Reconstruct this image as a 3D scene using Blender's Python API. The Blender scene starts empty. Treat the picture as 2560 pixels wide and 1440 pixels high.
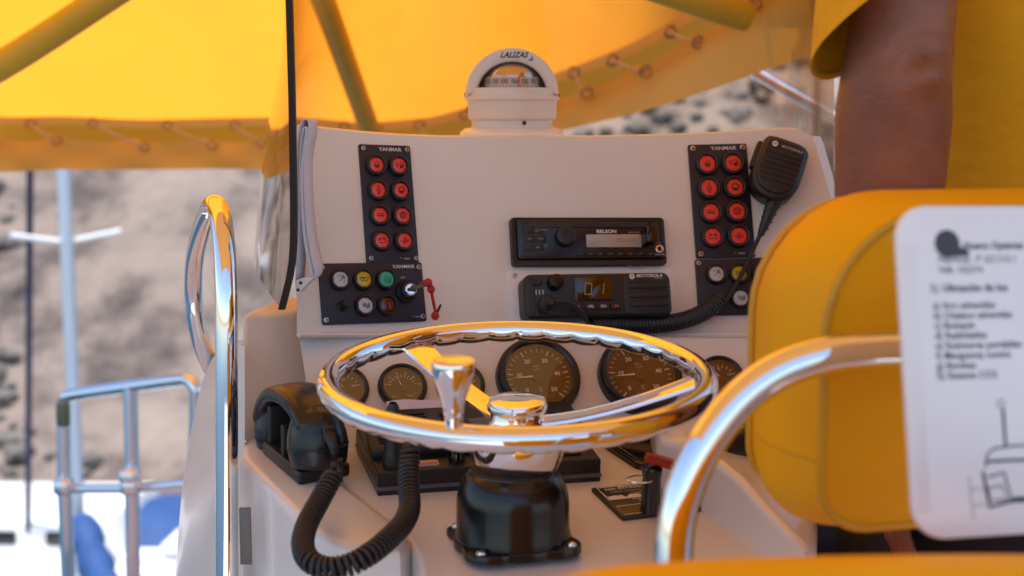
import bpy, bmesh, math, random
from mathutils import Vector, Matrix
random.seed(7)
R_ = math.radians
SC = bpy.context.scene
COL = SC.collection

# ------------------------------------------------------------------ camera
CAM = Vector((0, 0, 1.1)); PITCH = R_(7.33); FPX = 3500.0
cd = bpy.data.cameras.new('Camera'); cam = bpy.data.objects.new('Camera', cd); COL.objects.link(cam)
cam.location = CAM; cam.rotation_euler = (R_(90) - PITCH, 0, 0)
cd.sensor_width = 36; cd.lens = FPX / 2560 * 36; cd.clip_start = .02; cd.clip_end = 2000
cd.dof.use_dof = True; cd.dof.focus_distance = 1.47; cd.dof.aperture_fstop = 5.0
SC.camera = cam

# ------------------------------------------------------------------ sky, sun, exposure
SUN = Vector((-.05, -.22, .97)).normalized()
w = bpy.data.worlds.new('World'); SC.world = w; w.use_nodes = True
nt = w.node_tree; nt.nodes.clear()
sk = nt.nodes.new('ShaderNodeTexSky'); sk.sky_type = 'NISHITA'; sk.sun_disc = False
sk.sun_elevation = math.asin(SUN.z); sk.sun_rotation = math.atan2(SUN.x, SUN.y)
bg = nt.nodes.new('ShaderNodeBackground'); bg.inputs[1].default_value = .15
wo = nt.nodes.new('ShaderNodeOutputWorld')
nt.links.new(sk.outputs[0], bg.inputs[0]); nt.links.new(bg.outputs[0], wo.inputs[0])
sl = bpy.data.lights.new('Sun', 'SUN'); sl.energy = 4.0; sl.angle = R_(.53); sl.color = (1, .95, .87)
so = bpy.data.objects.new('Sun', sl); COL.objects.link(so); so.rotation_euler = SUN.to_track_quat('Z', 'Y').to_euler()
SC.view_settings.view_transform = 'Standard'; SC.view_settings.look = 'None'
SC.view_settings.gamma = 1; SC.view_settings.use_curve_mapping = False
SC.view_settings.exposure = .72
SC.cycles.max_bounces = 10; SC.cycles.transparent_max_bounces = 16
SC.cycles.diffuse_bounces = 5; SC.cycles.glossy_bounces = 5; SC.cycles.caustics_reflective = False; SC.cycles.caustics_refractive = False
SC.cycles.sample_clamp_indirect = 6

# ------------------------------------------------------------------ pixel <-> place helpers (photograph is 2560 x 1440)
CU = Vector((0, math.sin(PITCH), math.cos(PITCH))); CF = Vector((0, math.cos(PITCH), -math.sin(PITCH)))
def ray(px, py):
    return Vector((1, 0, 0)) * ((px - 1280) / FPX) + CU * ((720 - py) / FPX) + CF
def at(px, py, Y):
    d = ray(px, py); return CAM + d * (Y / d.y)
def proj(P):
    v = P - CAM; f = v.dot(CF); return 1280 + FPX * v.x / f, 720 - FPX * v.dot(CU) / f
YAW = R_(14)
BR = Vector((math.cos(YAW), math.sin(YAW), 0)); BFW = Vector((-math.sin(YAW), math.cos(YAW), 0)); UP = Vector((0, 0, 1))
def lerp_tab(t, x):
    if x <= t[0][0]: return t[0][1]
    for (a, b), (c, d) in zip(t, t[1:]):
        if x <= c: return b + (d - b) * (x - a) / (c - a)
    return t[-1][1]
def axes(o, X, Y, Z):
    M = Matrix.Identity(4)
    for i, a in enumerate((X, Y, Z)):
        for j in range(3): M[j][i] = a[j]
    for j in range(3): M[j][3] = o[j]
    return M
def T(x=0, y=0, z=0): return Matrix.Translation((x, y, z))
def RX(a): return Matrix.Rotation(R_(a), 4, 'X')
def RY(a): return Matrix.Rotation(R_(a), 4, 'Y')
def RZ(a): return Matrix.Rotation(R_(a), 4, 'Z')
def S3(x, y, z): return Matrix.Diagonal((x, y, z, 1))

# ------------------------------------------------------------------ materials
MATS = {}
def mat(name, col, rough=.5, metal=0, noise=0, nscale=20, bump=0, bscale=200, coat=0, rvar=0, spec=.5, sub=0, stretch=None):
    if name in MATS: return MATS[name]
    m = bpy.data.materials.new(name); m.use_nodes = True; n = m.node_tree; b = n.nodes['Principled BSDF']
    b.inputs['Base Color'].default_value = (*col, 1); b.inputs['Roughness'].default_value = rough
    b.inputs['Metallic'].default_value = metal; b.inputs['Specular IOR Level'].default_value = spec
    if coat: b.inputs['Coat Weight'].default_value = coat; b.inputs['Coat Roughness'].default_value = .08
    if sub:
        b.inputs['Subsurface Weight'].default_value = sub; b.inputs['Subsurface Radius'].default_value = (.012, .004, .002)
        b.inputs['Subsurface Scale'].default_value = 1
    tc = n.nodes.new('ShaderNodeTexCoord'); src = tc.outputs['Object']
    if stretch:
        mp = n.nodes.new('ShaderNodeMapping'); mp.inputs['Scale'].default_value = stretch
        n.links.new(src, mp.inputs[0]); src = mp.outputs[0]
    if noise or rvar:
        t = n.nodes.new('ShaderNodeTexNoise'); t.inputs['Scale'].default_value = nscale; t.inputs['Detail'].default_value = 6
        n.links.new(src, t.inputs['Vector'])
        if noise:
            r = n.nodes.new('ShaderNodeValToRGB'); r.color_ramp.elements[0].position = .3; r.color_ramp.elements[1].position = .7
            r.color_ramp.elements[0].color = (*[c * (1 - noise) for c in col], 1)
            r.color_ramp.elements[1].color = (*[min(1, c * (1 + noise)) for c in col], 1)
            n.links.new(t.outputs[0], r.inputs[0]); n.links.new(r.outputs[0], b.inputs['Base Color'])
        if rvar:
            mr = n.nodes.new('ShaderNodeMapRange'); mr.inputs[1].default_value = .3; mr.inputs[2].default_value = .7
            mr.inputs[3].default_value = max(0, rough - rvar); mr.inputs[4].default_value = rough + rvar
            n.links.new(t.outputs[0], mr.inputs[0]); n.links.new(mr.outputs[0], b.inputs['Roughness'])
    if bump:
        t2 = n.nodes.new('ShaderNodeTexNoise'); t2.inputs['Scale'].default_value = bscale; t2.inputs['Detail'].default_value = 4
        n.links.new(src, t2.inputs['Vector'])
        bu = n.nodes.new('ShaderNodeBump'); bu.inputs['Strength'].default_value = bump; bu.inputs['Distance'].default_value = .001
        n.links.new(t2.outputs[0], bu.inputs['Height']); n.links.new(bu.outputs[0], b.inputs['Normal'])
    MATS[name] = m; return m

def glassy(name, tint=(1, 1, 1), ior=1.5, rough=0.0, gloss=(1, 1, 1), extra=0.0):
    m = bpy.data.materials.new(name); m.use_nodes = True; n = m.node_tree; n.nodes.clear()
    o = n.nodes.new('ShaderNodeOutputMaterial'); tr = n.nodes.new('ShaderNodeBsdfTransparent'); tr.inputs[0].default_value = (*tint, 1)
    lw0 = n.nodes.new('ShaderNodeLayerWeight'); lw0.inputs[0].default_value = .5; pw0 = n.nodes.new('ShaderNodeMath'); pw0.operation = 'POWER'; pw0.inputs[1].default_value = 3
    mc = n.nodes.new('ShaderNodeMix'); mc.data_type = 'RGBA'; mc.inputs[6].default_value = (*tint, 1); mc.inputs[7].default_value = (*[c ** 13 * .6 for c in tint], 1)
    n.links.new(lw0.outputs['Facing'], pw0.inputs[0]); n.links.new(pw0.outputs[0], mc.inputs[0]); n.links.new(mc.outputs[2], tr.inputs[0])
    g = n.nodes.new('ShaderNodeBsdfAnisotropic'); g.inputs['Roughness'].default_value = rough; g.inputs[0].default_value = (*gloss, 1)
    lw = n.nodes.new('ShaderNodeLayerWeight'); lw.inputs[0].default_value = .5
    f = n.nodes.new('ShaderNodeMath'); f.operation = 'POWER'; f.inputs[1].default_value = 5; n.links.new(lw.outputs['Facing'], f.inputs[0])
    f0 = ((ior - 1) / (ior + 1)) ** 2 + extra
    ad = n.nodes.new('ShaderNodeMath'); ad.operation = 'MULTIPLY_ADD'; ad.inputs[1].default_value = 1 - f0; ad.inputs[2].default_value = f0; ad.use_clamp = True
    mx = n.nodes.new('ShaderNodeMixShader')
    n.links.new(f.outputs[0], ad.inputs[0]); n.links.new(ad.outputs[0], mx.inputs[0]); n.links.new(tr.outputs[0], mx.inputs[1]); n.links.new(g.outputs[0], mx.inputs[2])
    n.links.new(mx.outputs[0], o.inputs[0]); MATS[name] = m; return m

def canvas(name, dif, trans, mixf=.55, bump=.3):
    m = bpy.data.materials.new(name); m.use_nodes = True; n = m.node_tree; n.nodes.clear()
    o = n.nodes.new('ShaderNodeOutputMaterial'); d = n.nodes.new('ShaderNodeBsdfDiffuse'); t = n.nodes.new('ShaderNodeBsdfTranslucent')
    d.inputs[0].default_value = (*dif, 1); t.inputs[0].default_value = (*trans, 1)
    mx = n.nodes.new('ShaderNodeMixShader'); mx.inputs[0].default_value = mixf
    tc = n.nodes.new('ShaderNodeTexCoord'); ns = n.nodes.new('ShaderNodeTexNoise'); ns.inputs['Scale'].default_value = 3; ns.inputs['Detail'].default_value = 5
    bu = n.nodes.new('ShaderNodeBump'); bu.inputs['Strength'].default_value = bump; bu.inputs['Distance'].default_value = .02
    n.links.new(tc.outputs['Object'], ns.inputs['Vector']); n.links.new(ns.outputs[0], bu.inputs['Height'])
    n.links.new(bu.outputs[0], d.inputs['Normal']); n.links.new(bu.outputs[0], t.inputs['Normal'])
    n.links.new(d.outputs[0], mx.inputs[1]); n.links.new(t.outputs[0], mx.inputs[2]); n.links.new(mx.outputs[0], o.inputs[0])
    MATS[name] = m; return m

def emit(name, col, s):
    m = bpy.data.materials.new(name); m.use_nodes = True; b = m.node_tree.nodes['Principled BSDF']
    b.inputs['Base Color'].default_value = (*col, 1); b.inputs['Emission Color'].default_value = (*col, 1); b.inputs['Emission Strength'].default_value = s
    MATS[name] = m; return m

GEL = mat('white_gelcoat', (.78, .745, .71), .3, noise=.012, nscale=9, rvar=.015, bump=.02, bscale=60, coat=.35)
GEL2 = mat('white_gelcoat_matt', (.78, .735, .68), .40, noise=.035, nscale=5, rvar=.05, bump=.05, bscale=150)
CHROME = mat('polished_steel', (.86, .86, .87), .035, 1, rvar=.025, nscale=60)
STEEL = mat('brushed_steel', (.75, .74, .73), .2, 1, rvar=.08, nscale=40)
BLACK = mat('black_plastic', (.012, .012, .013), .38, noise=.2, nscale=30, bump=.25, bscale=1500, rvar=.05)
BLACKG = mat('gloss_black', (.006, .006, .007), .13, rvar=.05, nscale=30, coat=.4)
RUB = mat('black_rubber', (.018, .017, .018), .45, bump=.1, bscale=400, rvar=.06, nscale=50)
NAVY = mat('navy_panel_plate', (.012, .012, .026), .42, bump=.12, bscale=1500, noise=.12, nscale=25)
GREY = mat('grey_trim', (.10, .105, .13), .45, bump=.1, bscale=900)
WHITEP = mat('white_print', (.72, .72, .72), .5)
GREYP = mat('grey_print', (.42, .42, .43), .5)
INK = mat('black_print', (.012, .012, .012), .5)
RED = mat('red_lens', (.86, .055, .045), .32, noise=.06, nscale=60, coat=.4)
DRED = mat('dark_red_lens', (.10, .006, .005), .12, coat=.6)
WLENS = mat('white_lens', (.56, .57, .60), .32, noise=.03, nscale=60, coat=.3)
YLENS = mat('yellow_lens', (.62, .42, .008), .32, noise=.05, nscale=60, coat=.3)
GLENS = mat('green_lens', (.04, .42, .28), .32, noise=.05, nscale=60, coat=.3)

# ------------------------------------------------------------------ mesh helpers
class MB:
    def __init__(s): s.v = []; s.f = []
    def add(s, vs, fs, M=None):
        o = len(s.v)
        s.v += [tuple(M @ Vector(v)) if M else tuple(v) for v in vs]
        s.f += [tuple(i + o for i in f) for f in fs]; return s
    def bm(s, bm, M=None):
        bm.verts.ensure_lookup_table(); bm.verts.index_update()
        s.add([v.co.copy() for v in bm.verts], [[v.index for v in f.verts] for f in bm.faces], M); bm.free(); return s
    def box(s, cx, cy, cz, sx, sy, sz, bev=0, seg=2, M=None):
        b = bmesh.new(); bmesh.ops.create_cube(b, size=1)
        for v in b.verts: v.co = Vector((v.co.x * sx + cx, v.co.y * sy + cy, v.co.z * sz + cz))
        if bev: bmesh.ops.bevel(b, geom=b.edges[:], offset=bev, segments=seg, affect='EDGES', profile=.5)
        return s.bm(b, M)
    def prism(s, poly, z0, z1, bev=0, seg=2, M=None, both=False):
        b = bmesh.new(); n = len(poly)
        lo = [b.verts.new((x, y, z0)) for x, y in poly]; hi = [b.verts.new((x, y, z1)) for x, y in poly]
        b.faces.new(hi); b.faces.new(lo[::-1])
        for i in range(n): b.faces.new((lo[i], lo[(i + 1) % n], hi[(i + 1) % n], hi[i]))
        bmesh.ops.recalc_face_normals(b, faces=b.faces[:])
        if bev:
            hs = set(hi) | (set(lo) if both else set())
            es = [e for e in b.edges if (e.verts[0] in hi and e.verts[1] in hi) or (both and e.verts[0] in lo and e.verts[1] in lo)]
            bmesh.ops.bevel(b, geom=es, offset=bev, segments=seg, affect='EDGES', profile=.5)
        return s.bm(b, M)
    def lathe(s, prof, n=32, M=None, a0=0, a1=360):
        full = abs(a1 - a0 - 360) < 1e-6; k = n if full else n + 1; vs = []; fs = []
        for i in range(k):
            a = R_(a0 + (a1 - a0) * i / n); c, d = math.cos(a), math.sin(a)
            for r, z in prof: vs.append((r * c, r * d, z))
        m = len(prof)
        for i in range(n):
            j = (i + 1) % k
            for q in range(m - 1): fs.append((i * m + q, j * m + q, j * m + q + 1, i * m + q + 1))
        return s.add(vs, fs, M)
    def cyl(s, r, z0, z1, n=24, M=None, r2=None, bev=0):
        r2 = r if r2 is None else r2
        p = [(0, z0), (r, z0), (r2, z1), (0, z1)] if not bev else [(0, z0), (r, z0), (r2, z1 - bev), (r2 - bev * .3, z1 - bev * .3), (r2 - bev, z1), (0, z1)]
        return s.lathe(p, n, M)
    def tube(s, pts, r, n=12, closed=False, caps=True, M=None, flat=None):
        pts = [Vector(p) for p in pts]; k = len(pts); vs = []; fs = []
        rr = r if isinstance(r, (list, tuple)) else [r] * k
        tg = []
        for i in range(k):
            a = pts[(i - 1) % k] if closed or i > 0 else pts[i]; b = pts[(i + 1) % k] if closed or i < k - 1 else pts[i]
            tg.append((b - a).normalized())
        nrm = tg[0].orthogonal().normalized()
        if flat: nrm = (Vector(flat) - tg[0] * Vector(flat).dot(tg[0])).normalized()
        for i in range(k):
            nrm = (nrm - tg[i] * nrm.dot(tg[i])).normalized(); bi = tg[i].cross(nrm)
            for q in range(n):
                a = 2 * math.pi * q / n
                vs.append(pts[i] + (nrm * math.cos(a) + bi * math.sin(a)) * rr[i])
        for i in range(k if closed else k - 1):
            j = (i + 1) % k
            for q in range(n): fs.append((i * n + q, i * n + (q + 1) % n, j * n + (q + 1) % n, j * n + q))
        if caps and not closed:
            fs.append(tuple(range(n))[::-1]); fs.append(tuple((k - 1) * n + q for q in range(n)))
        return s.add(vs, fs, M)
    def grid(s, rows, M=None, close=False):
        m = len(rows[0]); vs = [p for r in rows for p in r]; fs = []
        for i in range(len(rows) - 1):
            for q in range(m if close else m - 1):
                fs.append((i * m + q, i * m + (q + 1) % m, (i + 1) * m + (q + 1) % m, (i + 1) * m + q))
        return s.add(vs, fs, M)
    def ring(s, R, r, n=40, k=10, M=None):
        return s.tube([(R * math.cos(2 * math.pi * i / n), R * math.sin(2 * math.pi * i / n), 0) for i in range(n)], r, k, closed=True, M=M, flat=(0, 0, 1))
    def strip(s, pts, wd, z=0, M=None, closed=False):
        # flat ribbon in XY
        P = [Vector((p[0], p[1])) for p in pts]; k = len(P); vs = []; fs = []
        for i in range(k):
            a = P[(i - 1) % k] if closed or i else P[i]; b = P[(i + 1) % k] if closed or i < k - 1 else P[i]
            d = (b - a).normalized(); nn = Vector((-d.y, d.x)) * wd / 2
            vs += [(P[i].x + nn.x, P[i].y + nn.y, z), (P[i].x - nn.x, P[i].y - nn.y, z)]
        for i in range(k if closed else k - 1):
            j = (i + 1) % k; fs.append((2 * i, 2 * i + 1, 2 * j + 1, 2 * j))
        return s.add(vs, fs, M)
    def fill(s, poly, z=0, M=None):
        return s.add([(x, y, z) for x, y in poly], [tuple(range(len(poly)))], M)
    def mesh(s, name, ang=35):
        me = bpy.data.meshes.new(name); me.from_pydata(s.v, [], s.f)
        b = bmesh.new(); b.from_mesh(me); bmesh.ops.remove_doubles(b, verts=b.verts[:], dist=1e-6)
        bmesh.ops.recalc_face_normals(b, faces=b.faces[:]); b.to_mesh(me); b.free()
        if ang:
            me.shade_smooth(); me.set_sharp_from_angle(angle=R_(ang))
        return me
    def build(s, name, m, parent=None, M=None, ang=35):
        me = s.mesh(name, ang); me.materials.append(m); return link(name, me, parent, M)
def link(name, me, parent=None, M=None):
    o = bpy.data.objects.new(name, me); COL.objects.link(o)
    if parent is not None: o.parent = parent
    if M is not None: o.matrix_local = M
    return o
def tag(o, label=None, cat=None, group=None, kind=None):
    if label: o['label'] = label
    if cat: o['category'] = cat
    if group: o['group'] = group
    if kind: o['kind'] = kind
    return o
def thing(name, label, cat, M=None, group=None):
    o = bpy.data.objects.new(name, None); COL.objects.link(o); o.empty_display_size = .05
    if M is not None: o.matrix_world = M
    return tag(o, label, cat, group)
def smooth_path(pts, n=8, closed=False):
    P = [Vector(p) for p in pts]; k = len(P); out = []
    for i in range(k if closed else k - 1):
        a = P[(i - 1) % k] if closed or i else P[i] * 2 - P[i + 1]
        b = P[i]; c = P[(i + 1) % k]; d = P[(i + 2) % k] if closed or i < k - 2 else c * 2 - b
        for q in range(n):
            t = q / n
            out.append(.5 * ((2 * b) + (c - a) * t + (2 * a - 5 * b + 4 * c - d) * t * t + (3 * b - a - 3 * c + d) * t ** 3))
    if not closed: out.append(P[-1])
    return out
def rrect(w, h, r, n=5, cx=0, cy=0):
    out = []
    for sx, sy, a0 in ((1, 1, 0), (-1, 1, 90), (-1, -1, 180), (1, -1, 270)):
        for i in range(n + 1):
            a = R_(a0 + 90 * i / n); out.append((cx + sx * (w / 2 - r) + r * math.cos(a), cy + sy * (h / 2 - r) + r * math.sin(a)))
    return out
def circ(r, n=24, cx=0, cy=0, a0=0, a1=360):
    full = abs(a1 - a0) >= 360
    return [(cx + r * math.cos(R_(a0 + (a1 - a0) * i / n)), cy + r * math.sin(R_(a0 + (a1 - a0) * i / n))) for i in range(n if full else n + 1)]
def text(s, size, m, parent, M, name='lettering', align='CENTER', bold=0, shear=0, sx=1, spacing=1, width=None, depth=0):
    c = bpy.data.curves.new('t', 'FONT'); c.body = s; c.size = size; c.align_x = align; c.align_y = 'CENTER'
    c.offset = bold * size; c.shear = shear; c.space_character = spacing; c.resolution_u = 3; c.extrude = depth
    o = bpy.data.objects.new('t', c); COL.objects.link(o)
    dg = bpy.context.evaluated_depsgraph_get(); me = bpy.data.meshes.new_from_object(o.evaluated_get(dg)); 
    bpy.data.objects.remove(o); bpy.data.curves.remove(c)
    if width:
        xs = [v.co.x for v in me.vertices]; k = width / max(1e-6, max(xs) - min(xs)); sx = k
    for v in me.vertices: v.co.x *= sx
    me.name = name; me.materials.clear(); me.materials.append(m)
    return link(name, me, parent, M)
def coil(path, rc, rw, turns, k=12, n=6, ramp=0):
    # helix of wire round a path
    P = smooth_path(path, 10); L = [0]
    for a, b in zip(P, P[1:]): L.append(L[-1] + (b - a).length)
    tot = L[-1]; N = int(turns * k); out = []
    tg = (P[1] - P[0]).normalized(); nrm = tg.orthogonal().normalized(); j = 0
    for i in range(N + 1):
        d = tot * i / N
        while j < len(P) - 2 and L[j + 1] < d: j += 1
        t = (d - L[j]) / max(1e-9, L[j + 1] - L[j]); p = P[j].lerp(P[j + 1], t); tg = (P[j + 1] - P[j]).normalized()
        nrm = (nrm - tg * nrm.dot(tg)).normalized(); bi = tg.cross(nrm); a = 2 * math.pi * i / k
        e = min(1, min(i, N - i) / (k * .8)) if ramp else 1
        rv = rc[0] + (rc[1] - rc[0]) * i / N if isinstance(rc, tuple) else rc
        out.append(p + (nrm * math.cos(a) + bi * math.sin(a)) * rv * (.35 + .65 * e))
    return MB().tube(out, rw, n)

# ------------------------------------------------------------------ the console's curved faces
ATAB = [(500, 33), (780, 31), (905, 29), (1040, 25), (1095, 16.5), (1275, 15), (1500, 13), (1700, 9), (1800, 6), (1950, 0), (2150, -6)]
XS = [-.60 + .005 * i for i in range(260)]
def integ(ang, x0, y0):
    ys = [0.0]
    for a, b in zip(XS, XS[1:]):
        m_ = (a + b) / 2; ys.append(ys[-1] + (b - a) * math.tan(R_(ang(m_))))
    tab = list(zip(XS, ys)); off = y0 - lerp_tab(tab, x0)
    return [(x, y + off) for x, y in tab]
XC = (1430 - 1280) / FPX * 1.62
PLAN = integ(lambda x: lerp_tab(ATAB, 1280 + FPX * x / 1.62), XC, 1.62)
PLAN2 = integ(lambda x: lerp_tab([(-.4, 20), (-.1, 16), (.1, 13), (.3, 5), (.5, 0)], x), XC, 1.565)
def fdash(x, y, z): return lerp_tab(PLAN, x) + (z - .953) * .33
def fgauge(x, y, z): return lerp_tab(PLAN2, x) + (z - .841) * .80
def on(px, py, f, off=0):
    Y = 1.5
    for _ in range(40):
        P = at(px, py, Y); Y = Y + .7 * (f(P.x, P.y, P.z) - Y)
    return at(px, py, Y - off)
PED = at(1282, 1360, 1.2)
SN = (UP - BFW * .12).normalized(); SFW = (BFW + UP * .12).normalized()
def shelf(px, py, lift=0):
    d = ray(px, py); o = PED + SN * lift; return CAM + d * ((o - CAM).dot(SN) / d.dot(SN))
def frame4(tl, tr, br, bl, f, off=0):
    P = [on(*q, f, off) for q in (tl, tr, br, bl)]
    X = ((P[1] - P[0]) + (P[2] - P[3])).normalized(); Yv = ((P[0] - P[3]) + (P[1] - P[2])).normalized()
    Z = X.cross(Yv).normalized()
    # share the skew between both directions so the piece stays rectangular
    bis = (X + Yv).normalized(); perp = Z.cross(bis)
    X = (bis - perp).normalized(); Yv = (bis + perp).normalized()
    o = sum(P, Vector()) / 4
    wd = ((P[1] - P[0]).length + (P[2] - P[3]).length) / 2; ht = ((P[0] - P[3]).length + (P[1] - P[2]).length) / 2
    return axes(o, X, Yv, Z), wd, ht
# ================================================================== SETTING
def ramp_mat(name, stops, scale, rough=.9, bump=.6, bscale=6, detail=8, bdist=.3):
    m = bpy.data.materials.new(name); m.use_nodes = True; n = m.node_tree; b = n.nodes['Principled BSDF']
    b.inputs['Roughness'].default_value = rough; b.inputs['Specular IOR Level'].default_value = .2
    tc = n.nodes.new('ShaderNodeTexCoord'); t = n.nodes.new('ShaderNodeTexNoise'); t.inputs['Scale'].default_value = scale; t.inputs['Detail'].default_value = detail
    t.inputs['Roughness'].default_value = .62
    r = n.nodes.new('ShaderNodeValToRGB'); r.color_ramp.elements.remove(r.color_ramp.elements[1])
    for i, (p, c) in enumerate(stops):
        e = r.color_ramp.elements[0] if i == 0 else r.color_ramp.elements.new(p)
        e.position = p; e.color = (*c, 1)
    n.links.new(tc.outputs['Object'], t.inputs['Vector']); n.links.new(t.outputs[0], r.inputs[0]); n.links.new(r.outputs[0], b.inputs['Base Color'])
    t2 = n.nodes.new('ShaderNodeTexNoise'); t2.inputs['Scale'].default_value = bscale; t2.inputs['Detail'].default_value = 8
    bu = n.nodes.new('ShaderNodeBump'); bu.inputs['Strength'].default_value = bump; bu.inputs['Distance'].default_value = bdist
    n.links.new(tc.outputs['Object'], t2.inputs['Vector']); n.links.new(t2.outputs[0], bu.inputs['Height']); n.links.new(bu.outputs[0], b.inputs['Normal'])
    MATS[name] = m; return m
ROCK = ramp_mat('dry_rock', [(.30, (.04, .034, .036)), (.43, (.125, .10, .09)), (.52, (.205, .163, .142)), (.70, (.27, .215, .18))], .8, bscale=.9)
SCRUB = mat('dark_scrub', (.13, .115, .105), .9, noise=.4, nscale=3)
SEA = mat('sea_water', (.02, .05, .075), .08, bump=.6, bscale=3)
from mathutils import noise as mnoise
# sea
tag(MB().grid([[(x * 60, y * 60, -4.2) for x in range(-14, 15)] for y in range(-14, 15)]).build('sea', SEA), kind='structure')
# hillside
def hz(x, y):
    t = max(0, y - 16.7); p = Vector((x * .09, y * .09, 3.3))
    base = -3.75 + (t * .62 if t < 60 else 37 + (t - 60) * .3)
    return base + (mnoise.fractal(p, 1.0, 2.1, 5) * 2.2 + mnoise.noise(p * 3.7) * .7) * min(1, t / 5)
rows = []
for j in range(90):
    y = 16.5 + j * .5 + (j / 90) ** 3 * 60
    rows.append([(x, y, hz(x, y)) for x in [(-70 + i * 1.0) * (1 + (y - 16) / 120) for i in range(141)]])
tag(MB().grid(rows).build('hillside', ROCK, ang=80), kind='structure')
# scrub: many small dark bushes on the slope, one mass
sb = MB(); rs = random.Random(3)
ico = bmesh.new(); bmesh.ops.create_icosphere(ico, subdivisions=1, radius=1); ico.verts.ensure_lookup_table()
iv = [v.co.copy() for v in ico.verts]; jf = [[v.index for v in f.verts] for f in ico.faces]; ico.free()
cnt = 0
while cnt < 6500:
    y = 17.2 + rs.random() ** 1.2 * 45; x = (rs.random() * 2 - 1) * (18 + y * .5)
    if mnoise.noise(Vector((x * .16, y * .16, 9))) + rs.random() * .25 < .20: continue
    r = (.07 + rs.random() ** 2 * .2) * (.5 + y / 50); z = hz(x, y); cnt += 1
    for c in range(2):
        ox, oy = rs.uniform(-.5, .5) * r, rs.uniform(-.5, .5) * r
        sb.add([(x + ox + v.x * r * rs.uniform(.8, 1.2), y + oy + v.y * r * rs.uniform(.8, 1.2), z + .25 * r + v.z * r * rs.uniform(.5, .9)) for v in iv], jf)
tag(sb.build('scrub', SCRUB, ang=0), 'dark low scrub scattered over the dry hillside', 'scrub', kind='stuff')
# quay foot
QUAY = mat('quay_concrete', (.22, .21, .20), .8, noise=.12, nscale=.8, bump=.4, bscale=12)
tag(MB().box(0, 15.95, -4.2, 90, 1.5, 1.0, .03).build('quay', QUAY), kind='structure')
# our boat's deck: plan outline in boat axes
def boat(u, v, z): return BR * u + BFW * v + UP * z
DECK = mat('white_deck', (.62, .61, .60), .55, noise=.05, nscale=10, bump=.3, bscale=300)
out = [(-1.25, -2.2), (1.25, -2.2), (1.3, 1.0), (1.05, 2.4), (.35, 3.25), (-.3, 3.35), (-.95, 2.5), (-1.3, 1.0)]
tag(MB().prism([tuple(boat(u, v, 0).xy) for u, v in out], -.08, 0).build('deck', DECK), kind='structure')
h = thing('boat_hull', 'white hull of the boat the helm stands on', 'hull')
MB().prism([tuple(boat(u * .985, v * .99, 0).xy) for u, v in out], -4.3, -.085).build('topsides', GEL, h)

# ================================================================== HELM CONSOLE
console = thing('helm_console', 'white moulded helm console carrying the instruments, radios and steering wheel', 'console')
YTOP = [(700, 312), (780, 318), (900, 331), (1000, 338), (1100, 342), (1500, 342), (1700, 337), (1850, 330), (1960, 322), (2010, 324), (2035, 345)]
def rightpx(py): return lerp_tab([(320, 2000), (330, 2024), (350, 2036), (400, 2050), (490, 2076), (620, 2112), (850, 2170)], py)
NC, NR = 110, 26
rows = []
for j in range(NR + 1):
    row = []
    for i in range(NC + 1):
        s = i / NC; yt = 0
        pxm = 742 + (2100 - 742) * s
        for _ in range(6):
            yt = lerp_tab(YTOP, pxm); py = yt + (836 - yt) * j / NR
            pxm = 742 + (rightpx(py) - 742) * s
        row.append(on(pxm, py, fdash))
    rows.append(row)
top = rows[0]
# rounded top lip, then the top deck falling away forward
lip = []
for k, (dy, dz) in enumerate(((.012, .0015), (.022, -.004), (.10, -.02), (.40, -.08))):
    lip.append([p + Vector((0, dy, dz)) * (1 if k < 2 else 1) + Vector(((.0 - p.x) * (0 if k < 2 else .10 * (k - 1)), 0, 0)) for p in top])
full = lip[::-1] + rows
# step in to the gauge face
bot = rows[-1]
full.append([p + Vector((0, -.004, -.001)) for p in bot]); 
dash = MB().grid(full)
# right-hand end returns forward, away from the helm
re = [r[-1] for r in rows]; dash.grid([re, [p + Vector((.012, .01, 0)) for p in re], [p + Vector((.0, .25, 0)) for p in re]])
dash.build('dash_panel', GEL2, console, ang=40)
# gauge face below the seam
rows = []
def gxs(py):
    x0 = lerp_tab([(836, 747), (900, 757), (1000, 772), (1100, 792), (1200, 810)], py); return [x0 + (2150 - x0) * i / 60 for i in range(61)]
gx = gxs(838)
rows.append([on(x, 838, fdash) + Vector((0, -.002, 0)) for x in gx])
rows.append([on(x, 842, fgauge, .002) for x in gx]); rows.append([on(x, 846, fgauge) for x in gx])
for py in (860, 900, 950, 1000, 1050, 1100, 1150, 1190): rows.append([on(x, py, fgauge) for x in gxs(py)])
MB().grid(rows).build('gauge_panel', GEL2, console, ang=30)
# bead along the seam
MB().tube([on(x, 837, fdash, .004) for x in gx], .0032, 8).build('seam_bead', GEL, console)
# shelf
def shelf_prism(name, pts, lift, drop, bev, m=GEL):
    P = [shelf(px, py, lift) for px, py in pts]; b = bmesh.new()
    hi = [b.verts.new(p) for p in P]; lo = [b.verts.new(p - UP * drop) for p in P]; n = len(P)
    b.faces.new(hi); b.faces.new(lo[::-1])
    for i in range(n): b.faces.new((lo[i], lo[(i + 1) % n], hi[(i + 1) % n], hi[i]))
    bmesh.ops.recalc_face_normals(b, faces=b.faces[:])
    es = [e for e in b.edges if (e.verts[0] in hi) and (e.verts[1] in hi)]
    bmesh.ops.bevel(b, geom=es, offset=bev, segments=4, affect='EDGES', profile=.5)
    return MB().bm(b).build(name, m, console, ang=50)
shelf_prism('shelf', [(760, 1040), (1960, 1040), (2030, 1380), (2080, 1580), (1700, 1580), (1085, 1580), (1062, 1470), (1046, 1390), (1018, 1346), (977, 1305), (838, 1200), (772, 1128)], 0, .66, .006)
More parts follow.
